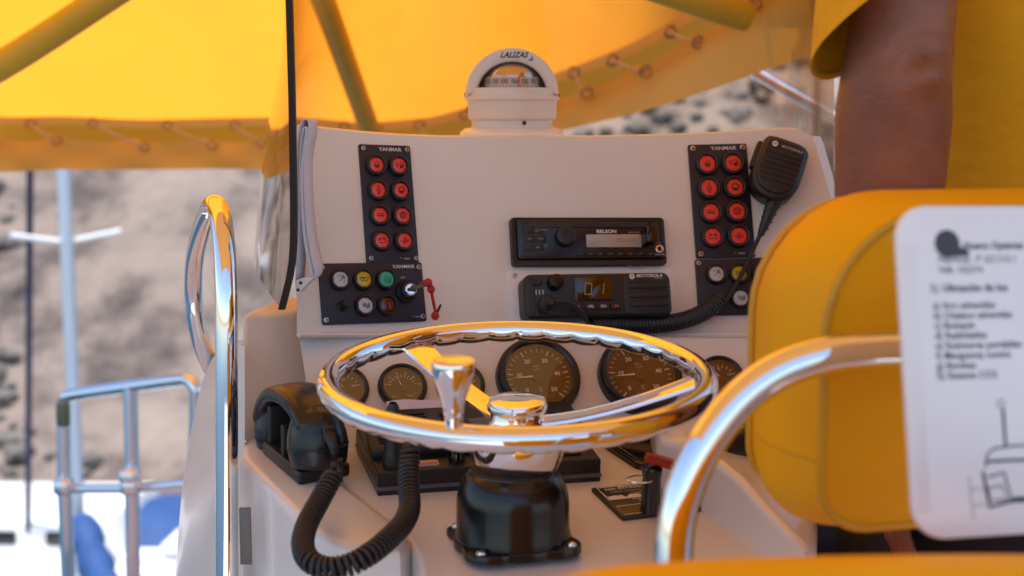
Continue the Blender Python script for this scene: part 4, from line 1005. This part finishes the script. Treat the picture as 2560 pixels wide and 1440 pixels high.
MB().fill([((737 - 752) * k, (560 - 700) * k), ((770 - 752) * k, (560 - 690) * k), ((783 - 752) * k, (560 - 694) * k), ((740 - 752) * k, (560 - 738) * k)]).build('card', mat('chart_card', (.72, .66, .62), .6), fc, T(0, -.008, 0) @ RX(90))
for x, y in ((752, 706), (745, 724)): MB().fill(circ(.0018, 10)).build('punch_hole', INK, fc, T((x - 752) * k, -.0085, (560 - y) * k) @ RX(90))

# ================================================================== GRAB RAIL
gr = thing('grab_rail', 'polished steel grab rail looping up at the left of the console', 'handrail')
path = [(569, 1640, 1.34), (568, 1400, 1.34), (567, 1150, 1.34), (566, 900, 1.34), (565, 740, 1.345), (561, 630, 1.36), (553, 555, 1.385), (544, 520, 1.42), (534, 513, 1.46), (522, 528, 1.50), (504, 575, 1.57), (488, 640, 1.64), (483, 715, 1.68), (488, 790, 1.69), (505, 862, 1.70), (528, 920, 1.72), (548, 975, 1.80)]
MB().tube(smooth_path([at(*p) for p in path], 8), .0110, 28).build('tube', CHROME, gr, ang=60)
# ================================================================== SEATS, PLACARD
VIN = mat('yellow_vinyl', (.90, .42, .0015), .55, noise=.06, nscale=9, bump=.6, bscale=55, rvar=.06, spec=.25)
VIN2 = mat('yellow_piping', (.66, .34, .004), .45)
c0 = at(2034, 900, .93); SMx = axes(Vector((c0.x, c0.y, 0)), BR, BFW, UP)
seat = thing('padded_chair', 'yellow padded helm chair with a chrome arm rail and white placard behind', 'seat', SMx)
def cr_poly(inset):
    w0, w1, z0, z1 = 0 + inset, .46 - inset, .800 + inset, 1.041 - inset
    P = []
    for cx, cz_, r, a0 in ((w1 - .05, z1 - .05, .05, 0), (w0 + .085, z1 - .085, .085, 90), (w0 + .035, z0 + .035, .035, 180), (w1 - .035, z0 + .035, .035, 270)):
        for i in range(9): a = R_(a0 + 90 * i / 8); P.append((cx + r * math.cos(a), cz_ + r * math.sin(a)))
    return P
Mz = Matrix(((1, 0, 0, 0), (0, 0, -1, 0), (0, 1, 0, 0), (0, 0, 0, 1)))   # prism z -> -y (toward camera)
def pillow(inset0, y0, y1, bulge):
    b = MB(); rings = []
    for k_ in range(11):
        t_ = k_ / 10; ins = inset0 + .012 * (1 - math.sin(math.pi * t_)) ; y = y0 + (y1 - y0) * t_
        rings.append([(x, y, z) for x, z in cr_poly(ins)])
    b.grid(rings, close=True)
    for y, sgn in ((y0, -1), (y1, 1)):
        rr = []
        for k_ in range(7):
            s = k_ / 6; pl = cr_poly(inset0 + .012); cx = sum(p[0] for p in pl) / len(pl); cz_ = sum(p[1] for p in pl) / len(pl)
            rr.append([(cx + (x - cx) * (1 - s), y + sgn * bulge * math.sin(s * math.pi / 2), cz_ + (z - cz_) * (1 - s)) for x, z in pl])
        b.grid(rr, close=True)
    return b
pillow(0, .004, .125, .014).build('back_cushion', VIN, seat, ang=60)
MB().tube([(x, .004, z) for x, z in cr_poly(.010)], .0032, 8, closed=True).build('piping', VIN2, seat); MB().tube([(x, .125, z) for x, z in cr_poly(.010)], .0032, 8, closed=True).build('piping', VIN2, seat)
MB().tube([(.012 * (1 - math.sin(math.pi * (y - .004) / .121)) , y, .858) for y in [.006 + .0117 * i for i in range(11)]], .0012, 6).build('seam', VIN2, seat)
MB().box(.23, .07, .62, .42, .42, .12, .03, 4).build('seat_base', VIN, seat)
MB().cyl(.05, .0, .56, 28, T(.23, .07, 0)).build('pedestal', STEEL, seat)
si = SMx.inverted()
arm = [(1682, 1720, .86), (1680, 1560, .865), (1681, 1440, .868), (1690, 1310, .872), (1722, 1195, .876), (1776, 1092, .880), (1850, 1000, .885), (1945, 930, .890), (2060, 890, .895), (2180, 876, .90), (2320, 872, .905), (2450, 872, .91)]
MB().tube(smooth_path([si @ at(*p) for p in arm], 8), .0125, 28).build('arm_rail', CHROME, seat, ang=60)
# placard
BL = at(2289, 1352, .795); TL = at(2238, 514, .838); Yv = (TL - BL); ph_ = Yv.length; Yv.normalize(); X = (BR - Yv * BR.dot(Yv)).normalized(); Zp = X.cross(Yv)
PMx = axes(BL, X, Yv, Zp); pw = .16
pc_ = thing('placard', 'white printed safety placard with list and boat drawing behind the seat', 'placard', PMx)
MB().prism(rrect(pw, ph_, .020, 6, pw / 2, ph_ / 2), -.004, .0, .001).build('board', mat('placard_white', (.84, .82, .83), .3, coat=.3, noise=.015, nscale=8), pc_)
MB().box(.0065, ph_ / 2 - .004, -.0003, .009, ph_ * .8, .0012, .0002).build('mount_strip', mat('placard_strip', (.82, .79, .78), .35), pc_)
PINK = mat('placard_ink', (.03, .025, .05), .6)
kx = .795 / FPX
def pl(px, py): 
    f = (py - 514) / (1352 - 514); return ((px - (2238 + 51 * f)) * kx * 1.03, ph_ * (1 - f))
def line(s, px, py, size, bo=.012):
    x, y = pl(px, py); text(s, size, PINK, pc_, T(x, y, .0003), align='LEFT', bold=bo)
line('Nuevo Optimist', 2432, 618, .0062, .02); line('Matr\u00edcula  7\u00aa GC/1/2-1', 2358, 653, .0058, 0); line('NIB. 102274', 2360, 680, .0058, 0)
line('1). Ubicaci\u00f3n de los', 2332, 726, .0066, .02)
for i, s in enumerate(('a) Aro salvavidas', 'b) Chaleco salvavidas', 'c) Botiqu\u00edn', 'd) Radiobaliza', 'e) Extintores port\u00e1tiles', 'f) Mangueras contra', 'g) Bombas', 'h) Sistema CO2')): line(s, 2342 + i * 1.6, 770 + i * 25.4, .0062)
x, y = pl(2385, 612); lg = MB(); lg.fill([(x + a * .0085, y + b_ * .0085) for a, b_ in circ(1, 20)], .0003); lg.fill([(x + .002, y - .0082), (x + .0145, y - .0075), (x + .0135, y - .003), (x + .004, y - .001)], .00035); lg.build('badge', mat('badge_ink', (.05, .05, .055), .5), pc_)
dr = MB()
def dl_(pts, wd=.0006, c=False): dr.strip([pl(*p) for p in pts], wd, .0003, closed=c)
dl_([(2535 + 10 * math.cos(a), 1023 + 10 * math.sin(a)) for a in [i * .5 for i in range(13)]]); dl_([(2540, 1035), (2546, 1130)], .0018); dl_([(2487, 1180), (2492, 1150), (2510, 1135), (2560, 1130), (2640, 1130)], .0012); dl_([(2492, 1166), (2640, 1166)], .0018)
dl_([(2480, 1190), (2490, 1240), (2498, 1280), (2560, 1268), (2640, 1268)], .002); dl_([(2495, 1205), (2540, 1195), (2560, 1260), (2640, 1262)], .0014); dl_([(2495, 1232), (2535, 1228), (2550, 1262), (2500, 1264)], .001, True)
dl_([(2440, 1200), (2452, 1310)], .0004); dl_([(2442, 1235), (2490, 1232)], .0004); dl_([(2448, 1275), (2495, 1272)], .0004)
dr.build('boat_drawing', PINK, pc_)
# nearer seat whose rounded top closes the bottom of the view
ns = thing('padded_chair', 'rounded yellow seat top nearest the camera along the bottom right', 'seat')
tp = [(1330, 1700, .70), (1440, 1668, .70), (1600, 1640, .70), (1850, 1622, .71), (2200, 1610, .72), (2600, 1606, .73), (2900, 1620, .73)]
pts = smooth_path([at(*p) for p in tp], 6)
MB().tube(pts, [.030 + .017 * min(1, i / 5, (len(pts) - 1 - i) / 5) for i in range(len(pts))], 24).build('bolster', VIN, ns, ang=60)
q = sum(pts, Vector()) / len(pts); MB().box(0, 0, -.22, .42, .07, .40, .03, 4).build('back_panel', VIN, ns, axes(q, BR, BFW, UP))

# ================================================================== PERSON (back to camera, right of the console)
def loft(chain, n=20, caps=True):
    rows = []
    for c, rx, ry, *rest in chain:
        c = Vector(c); ax = rest[0] if rest else None
        rows.append([c + Vector((rx * math.cos(2 * math.pi * i / n), ry * math.sin(2 * math.pi * i / n), 0)) for i in range(n)])
    b = MB().grid(rows, close=True)
    if caps: b.add(rows[0], [tuple(range(n))[::-1]]); b.add(rows[-1], [tuple(range(n))])
    return b
PX, PY = .52, 1.275
person = thing('person', 'person in a yellow polo shirt and navy shorts, back turned, arm hanging', 'person', T(PX, PY, 0))
body = []
tors = [((0, 0, .80), .165, .105), ((0, 0, .86), .17, .112), ((0, 0, .95), .155, .105), ((.005, .0, 1.05), .15, .105), ((.01, .0, 1.16), .165, .115), ((.015, 0, 1.28), .18, .118), ((.015, .0, 1.38), .18, .105), ((.015, .01, 1.44), .12, .085), ((.015, .015, 1.48), .06, .06), ((.015, .02, 1.56), .054, .056)]
body.append(loft(tors, 28))
hd_ = [((.015, .025, 1.54), .05, .06), ((.015, .03, 1.58), .066, .082), ((.015, .03, 1.64), .075, .095), ((.015, .03, 1.70), .077, .098), ((.015, .025, 1.74), .068, .085), ((.015, .02, 1.77), .04, .05)]
body.append(loft(hd_, 24)); nose = MB().box(.015, .135, 1.655, .022, .03, .035, .008); body.append(nose)
for s in (-1, 1): body.append(MB().box(.015 + s * .079, .02, 1.655, .014, .03, .055, .006))
for s in (-1, 1):
    o = s * .092
    body.append(loft([((o * .8, 0, .84), .09, .10), ((o, 0, .70), .088, .092), ((o, .0, .52), .066, .07), ((o, .005, .46), .058, .062), ((o, -.012, .34), .055, .062), ((o, 0, .15), .036, .040), ((o, 0, .06), .036, .045)], 20))
    body.append(MB().box(o, .06, .035, .085, .25, .07, .028, 3))
def limb(pts): # [(p, rx, ry)]
    P = []; 
    for (p0, a0, b0), (p1, a1, b1) in zip(pts, pts[1:]):
        for k_ in range(5):
            t_ = k_ / 5; P.append((Vector(p0).lerp(Vector(p1), t_), a0 + (a1 - a0) * t_, b0 + (b1 - b0) * t_))
    P.append((Vector(pts[-1][0]), pts[-1][1], pts[-1][2])); return loft(P, 22)
def to_local(px, py, Y): return at(px, py, Y) - Vector((PX, PY, 0))
EL = to_local(2238, 205, 1.13)
def armchain(mir):
    f = (lambda p: Vector((.03 - p[0], p[1], p[2]))) if mir else (lambda p: Vector(p))
    a = [((-.165, -.01, 1.41), .055, .06), ((-.185, -.06, 1.33), .056, .056), (to_local(2262, -150, 1.145), .0455, .047), (to_local(2258, 40, 1.135), .0405, .043), (EL, .0440, .047), (to_local(2232, 300, 1.135), .0468, .047), (to_local(2222, 480, 1.14), .0440, .0445), (to_local(2222, 700, 1.15), .037, .038), (to_local(2224, 900, 1.15), .029, .032), (to_local(2226, 980, 1.15), .027, .034)]
    body.append(limb([(f(p), x, y) for p, x, y in a]))
    w0 = to_local(2226, 980, 1.15)
    body.append(limb([(f(w0), .025, .033), (f(w0 + Vector((0, .002, -.03))), .018, .040), (f(w0 + Vector((.0, .004, -.075))), .016, .043), (f(w0 + Vector((.004, .006, -.095))), .014, .040)]))
    for k_, (dy, ln) in enumerate(((-.030, .068), (-.009, .078), (.013, .074), (.033, .058))):
        b0 = w0 + Vector((.003, .006 + dy, -.085)); ch = [b0, b0 + Vector((.004, .0, -ln * .42)), b0 + Vector((.013, .001, -ln * .75)), b0 + Vector((.024, .002, -ln))]
        body.append(MB().tube([f(p) for p in smooth_path(ch, 4)], [.0095 - .0028 * i / 12 for i in range(13)], 12))
    b0 = w0 + Vector((.002, -.030, -.028)); ch = [b0, b0 + Vector((.004, -.020, -.026)), b0 + Vector((.010, -.026, -.052)), b0 + Vector((.014, -.024, -.074))]
    body.append(MB().tube([f(p) for p in smooth_path(ch, 4)], [.0125 - .0045 * i / 12 for i in range(13)], 12))
armchain(False); armchain(True)
al = MB()
for b in body: al.add(b.v, b.f)
me = al.mesh('body', 0); ob = bpy.data.objects.new('tmp', me); COL.objects.link(ob)
rm = ob.modifiers.new('r', 'REMESH'); rm.mode = 'VOXEL'; rm.voxel_size = .0055; rm.use_smooth_shade = True
sm = ob.modifiers.new('s', 'SMOOTH'); sm.factor = .5; sm.iterations = 5
dg = bpy.context.evaluated_depsgraph_get(); me2 = bpy.data.meshes.new_from_object(ob.evaluated_get(dg)); bpy.data.objects.remove(ob)
# skin with elbow creases
SKIN = mat('tanned_skin', (.265, .092, .045), .45, noise=.20, nscale=26, sub=.12); n_ = SKIN.node_tree; bs = n_.nodes['Principled BSDF']
tc = n_.nodes.new('ShaderNodeTexCoord'); vm = n_.nodes.new('ShaderNodeVectorMath'); vm.operation = 'SUBTRACT'; vm.inputs[1].default_value = EL + Vector((.004, -.046, .0))
n_.links.new(tc.outputs['Object'], vm.inputs[0]); mp = n_.nodes.new('ShaderNodeMapping'); mp.inputs['Scale'].default_value = (1, .35, 1.25); n_.links.new(vm.outputs[0], mp.inputs[0])
nz = n_.nodes.new('ShaderNodeTexNoise'); nz.inputs['Scale'].default_value = 30; n_.links.new(tc.outputs['Object'], nz.inputs['Vector'])
ln = n_.nodes.new('ShaderNodeVectorMath'); ln.operation = 'LENGTH'; n_.links.new(mp.outputs[0], ln.inputs[0])
ma = n_.nodes.new('ShaderNodeMath'); ma.operation = 'MULTIPLY_ADD'; ma.inputs[1].default_value = .03; n_.links.new(nz.outputs[0], ma.inputs[0]); n_.links.new(ln.outputs['Value'], ma.inputs[2])
mpw = n_.nodes.new('ShaderNodeMapping'); mpw.inputs['Scale'].default_value = (28, 28, 150); mpw.inputs['Rotation'].default_value = (0, .25, 0); n_.links.new(vm.outputs[0], mpw.inputs[0])
sn = n_.nodes.new('ShaderNodeTexNoise'); sn.inputs['Scale'].default_value = 1; sn.inputs['Detail'].default_value = 3; sn.inputs['Distortion'].default_value = 1.2; n_.links.new(mpw.outputs[0], sn.inputs['Vector'])
fo = n_.nodes.new('ShaderNodeMapRange'); fo.inputs[1].default_value = .015; fo.inputs[2].default_value = .06; fo.inputs[3].default_value = 1.5; fo.inputs[4].default_value = 0; n_.links.new(ln.outputs['Value'], fo.inputs[0])
mu = n_.nodes.new('ShaderNodeMath'); mu.operation = 'MULTIPLY'; n_.links.new(sn.outputs[0], mu.inputs[0]); n_.links.new(fo.outputs[0], mu.inputs[1])
nf = n_.nodes.new('ShaderNodeTexNoise'); nf.inputs['Scale'].default_value = 260; nf.inputs['Detail'].default_value = 5; n_.links.new(tc.outputs['Object'], nf.inputs['Vector'])
a2 = n_.nodes.new('ShaderNodeMath'); a2.operation = 'MULTIPLY_ADD'; a2.inputs[1].default_value = .9; n_.links.new(nf.outputs[0], a2.inputs[0]); n_.links.new(mu.outputs[0], a2.inputs[2])
bu = n_.nodes.new('ShaderNodeBump'); bu.inputs['Strength'].default_value = .6; bu.inputs['Distance'].default_value = .0013; n_.links.new(a2.outputs[0], bu.inputs['Height']); n_.links.new(bu.outputs[0], bs.inputs['Normal'])
EB = EL + Vector((.016, -.046, .004))
for v in me2.vertices:
    dx, dz = v.co.x - EB.x, v.co.z - EB.z; r = math.hypot(dx, dz * 1.1)
    if r < .06 and v.co.y < EL.y - .01 and abs(v.co.y - EB.y) < .05:
        k_ = .006 * math.exp(-(r / .014) ** 2) - .0032 * math.exp(-((r - .021) / .0045) ** 2) * max(0, min(1, .5 + dz / .02)) - .002 * math.exp(-((r - .033) / .004) ** 2) * max(0, min(1, dz / .015))
        v.co.y -= k_ * 1.9
me2.materials.clear(); me2.materials.append(SKIN); me2.name = 'body'; link('body', me2, person)
# shirt: torso and sleeves as one garment surface
SHIRT = mat('yellow_polo_cloth', (.80, .40, .002), .85, noise=.06, nscale=30, bump=.35, bscale=600, stretch=(1, 1, 2.5))
def garment(b, name, m, th=.003):
    o = b.build(name, m, person, ang=70); sd = o.modifiers.new('s', 'SOLIDIFY'); sd.thickness = th; sd.offset = 0; return o
tb = MB(); rows = []
for (c, rx, ry) in [((0, 0, .80), .188, .132), ((0, 0, .86), .19, .138), ((0, 0, .95), .178, .132), ((.005, .0, 1.05), .172, .130), ((.01, .0, 1.16), .182, .134), ((.015, 0, 1.28), .193, .134), ((.015, .0, 1.38), .190, .120), ((.015, .008, 1.435), .135, .098), ((.015, .012, 1.465), .082, .078), ((.015, .015, 1.50), .070, .072)]:
    rows.append([Vector(c) + Vector((rx * math.cos(a) * (1 + .012 * math.sin(5 * a + c[2] * 9)), ry * math.sin(a) * (1 + .02 * math.sin(7 * a + c[2] * 13)), 0)) for a in [2 * math.pi * i / 48 for i in range(48)]])
garment(tb.grid(rows, close=True), 'shirt', SHIRT)
for mir in (False, True):
    f = (lambda p: Vector((.03 - p.x, p.y, p.z))) if mir else (lambda p: p)
    c1 = to_local(2232, 40, 1.125); rows = []
    for k_ in range(12):
        t_ = k_ / 11; c = Vector((-.15, -.01, 1.42)).lerp(Vector((-.185, -.07, 1.32)), min(1, t_ * 2.2)).lerp(c1, t_ ** 1.5)
        rx = .072 - .010 * t_; ry = .075 - .010 * t_
        tilt = .045 * t_ ** 3
        rows.append([f(c + Vector((rx * math.cos(a) * (1 + .03 * math.sin(3 * a + t_ * 4)), ry * math.sin(a), tilt * (.75 * math.cos(a) - .75 * math.sin(a))))) for a in [2 * math.pi * i / 36 for i in range(36)]])
    # hem turned under
    last = rows[-1]; cc = sum(last, Vector()) / len(last)
    rows.append([p + (cc - p).normalized() * .002 + Vector((0, 0, .003)) for p in last])
    garment(MB().grid(rows, close=True), 'sleeve', SHIRT, .0022)
SHORT = mat('navy_shorts_cloth', (.018, .017, .035), .8, bump=.3, bscale=700, noise=.15, nscale=20)
rows = [[Vector((rx * math.cos(a) , ry * math.sin(a), z)) for a in [2 * math.pi * i / 40 for i in range(40)]] for z, rx, ry in ((.97, .165, .115), (.88, .196, .145), (.80, .21, .15), (.74, .212, .15), (.70, .21, .148))]
garment(MB().grid(rows, close=True), 'shorts', SHORT)
for s in (-1, 1):
    rows = [[Vector((s * .105 + r * math.cos(a), .9 * r * math.sin(a) * 1.15, z)) for a in [2 * math.pi * i / 32 for i in range(32)]] for z, r in ((.74, .106), (.66, .108), (.58, .106), (.50, .104))]
    garment(MB().grid(rows, close=True), 'shorts_leg', SHORT)
hair = [((.015, .008, 1.62), .076, .085), ((.015, .012, 1.68), .083, .098), ((.015, .015, 1.735), .079, .095), ((.015, .018, 1.775), .055, .065), ((.015, .02, 1.79), .02, .025)]
loft(hair, 28).build('hair', mat('grey_brown_hair', (.06, .045, .035), .7, bump=.8, bscale=120, stretch=(6, 6, 1)), person, ang=60)

# ================================================================== RAILS, BOATS BEYOND
pr_ = thing('pulpit_rail', 'stainless steel pulpit rail on the foredeck at lower left', 'rail')
DR = 3.2
def tb_(name, pts, r, par=pr_, m=STEEL2 if 'STEEL2' in globals() else None, n=16): MB().tube(pts, r, n).build(name, m or CHROME2, par, ang=60)
CHROME2 = mat('weathered_steel', (.74, .78, .85), .16, 1, rvar=.05, nscale=20)
tb_('top_rail', smooth_path([at(158, 1010, 3.30), at(165, 993, 3.28), at(200, 984, 3.26), at(325, 966, 3.2), at(440, 950, 3.14), at(470, 950, 3.12), at(485, 965, 3.11), at(490, 1010, 3.11), at(484, 1300, 3.13), at(480, 1600, 3.15)], 5), .0155)
tb_('post', [at(158, 1000, 3.30), at(160, 1200, 3.30), at(178, 1620, 3.30)], .0165); tb_('post', [at(326, 965, 3.2), at(330, 1200, 3.2), at(335, 1620, 3.2)], .0170)
tb_('mid_rail', [at(150, 1222, 3.29), at(330, 1222, 3.2), at(480, 1208, 3.13)], .011)
for p in ((160, 1215, 3.27), (328, 1215, 3.17), (325, 1190, 3.17)): MB().box(0, 0, 0, .045, .045, .04, .012, 3).build('rail_clamp', CHROME2, pr_, T(*at(*p)))
MB().box(0, 0, 0, .03, .03, .06, .01, 3).build('nav_light', mat('green_lamp_housing', (.10, .16, .11), .4), pr_, T(*at(158, 1035, 3.24)))
# rail on the right beyond the screen
rr = thing('side_rail', 'stainless side rail sloping away beyond the right of the windscreen', 'rail')
MB().tube([at(1840, 150, 3.0), at(1960, 222, 2.9), at(2110, 306, 2.8), at(2300, 420, 2.65)], .0135, 14).build('rail_tube', CHROME2, rr, ang=60)
# sailing boat moored ahead: built in its own axes and parented whole
BWHT = mat('boat_white_paint', (.78, .78, .78), .35, noise=.04, nscale=2); BBLU = mat('blue_sail_cover', (.015, .06, .20), .7, noise=.15, nscale=4, bump=.4, bscale=20); ALU = mat('mast_aluminium', (.62, .66, .75), .35, .6)
def hullmesh(L, B, H):
    rows = []
    for i in range(17):
        t_ = i / 16; x = -L / 2 + L * t_; wv = B / 2 * (1 - max(0, (t_ - .45) / .55) ** 2.2) * (.86 + .14 * min(1, t_ / .25)); sheer = H * (1 + .18 * (t_ - .3) ** 2)
        rows.append([(x, -wv, sheer), (x, -wv * .97, sheer * .55), (x, -wv * .7, .05), (x, 0, -.25), (x, wv * .7, .05), (x, wv * .97, sheer * .55), (x, wv, sheer)])
    b = MB().grid(rows); n = 7
    b.add(rows[0], [tuple(range(7))]); b.grid([[r[0] for r in rows], [(r[0][0], 0, r[0][2] + .04) for r in rows], [r[6] for r in rows]]); return b
def yacht(label, M, cover, mast, L=7.5):
    y = thing('sailing_boat', label, 'boat', M, 'boats moored along the quay')
    hullmesh(L, 2.4, .85).build('hull', BWHT, y, ang=40)
    b = MB().prism([(x, z) for x, z in ((-1.4, .85), (-1.3, 1.25), (.9, 1.22), (1.7, .9))], -.75, .75, .08, 3, M=RX(90), both=True); cb = b.build('cabin', BWHT, y)
    for s in (-1, 1):
        for k_ in range(3): MB().box(-.9 + k_ * .75, s * .755, 1.06, .45, .02, .14, .02).build('window', BLACKG, cb)
    if cover:
        MB().tube(smooth_path([(.55, 0, 1.95), (.0, 0, 1.75), (-.6, 0, 1.62), (-1.5, 0, 1.6)], 5), [.11 + .04 * math.sin(i) ** 2 for i in range(16)], 14).build('sail_cover', BBLU, y); MB().tube([(.6, 0, 1.6), (-1.6, 0, 1.5)], .05, 10).build('boom', ALU, y)
    if mast:
        MB().tube([(.7, 0, .9), (.7, 0, 10)], .055, 14).build('mast', ALU, y); MB().tube([(.7, -.42, 4.27), (.7, 0, 4.2), (.7, .42, 4.27)], .022, 8).build('spreader', BWHT, y)
        MB().tube([(3.4, 0, .95), (.75, 0, 9.9)], .03, 8).build('furled_sail', mat('dark_sail_cover', (.03, .03, .07), .8), y)
    MB().box(-2.6, 0, .96, 1.6, 1.5, .12, .04).build('cockpit_coaming', BWHT, y)
    return y
def boat_at(px, Y, z, yaw): P = at(px, 1300, Y); return T(P.x, Y, z) @ RZ(yaw)
yacht('white sailing boat with a tall mast and blue sail cover moored at left', boat_at(195, 11.0, -4.15, 118) @ T(-.7, 0, 0), True, True)
yacht('low white boat without a mast at the far left corner', boat_at(30, 14.1, -4.15, 176), False, False, 6.0)
# blue-covered motor boat
mb_ = thing('motor_boat', 'small white motor boat under a dark blue cover behind the pulpit rail', 'boat', boat_at(400, 14.3, -4.15, 170), 'boats moored along the quay')
hullmesh(4.6, 1.9, .62).build('hull', BWHT, mb_, ang=40)
rows = [[(x, .8 * math.cos(R_(a)) * (1 - .1 * abs(x)), .64 + hh * math.sin(R_(a))) for a in range(0, 181, 15)] for x, hh in ((-1.7, .05), (-1.4, .32), (-.6, .42), (0, .55), (.5, .40), (1.1, .05))]
MB().grid(rows).build('cover', BBLU, mb_, ang=60)
MB().box(-2.35, 0, .55, .35, .4, .7, .08, 3).build('outboard', BLACK, mb_)
MB().lathe([(0, -.16), (.10, -.12), (.14, 0), (.10, .12), (0, .16)], 16).build('fender', mat('pink_fender', (.55, .2, .2), .5), mb_, T(1.0, .92, .35))

# dark kit bag on the deck past the console's right end
kb_ = thing('kit_bag', 'dark navy kit bag standing on deck between console and person', 'bag', axes(Vector((.42, 1.62, 0)), BR, BFW, UP))
BAGM = mat('navy_bag_cloth', (.012, .014, .028), .75, noise=.4, nscale=14, bump=.6, bscale=60)
MB().box(0, 0, .33, .34, .26, .64, .06, 4).build('body', BAGM, kb_, ang=60)
MB().tube(smooth_path([(-.08, -.13, .50), (-.08, -.16, .58), (0, -.165, .66), (.08, -.16, .58), (.08, -.13, .50)], 6), .009, 8).build('handle', mat('grey_webbing', (.3, .3, .33), .7), kb_)
MB().box(0, -.131, .34, .2, .012, .22, .02, 3).build('pocket', BAGM, kb_)
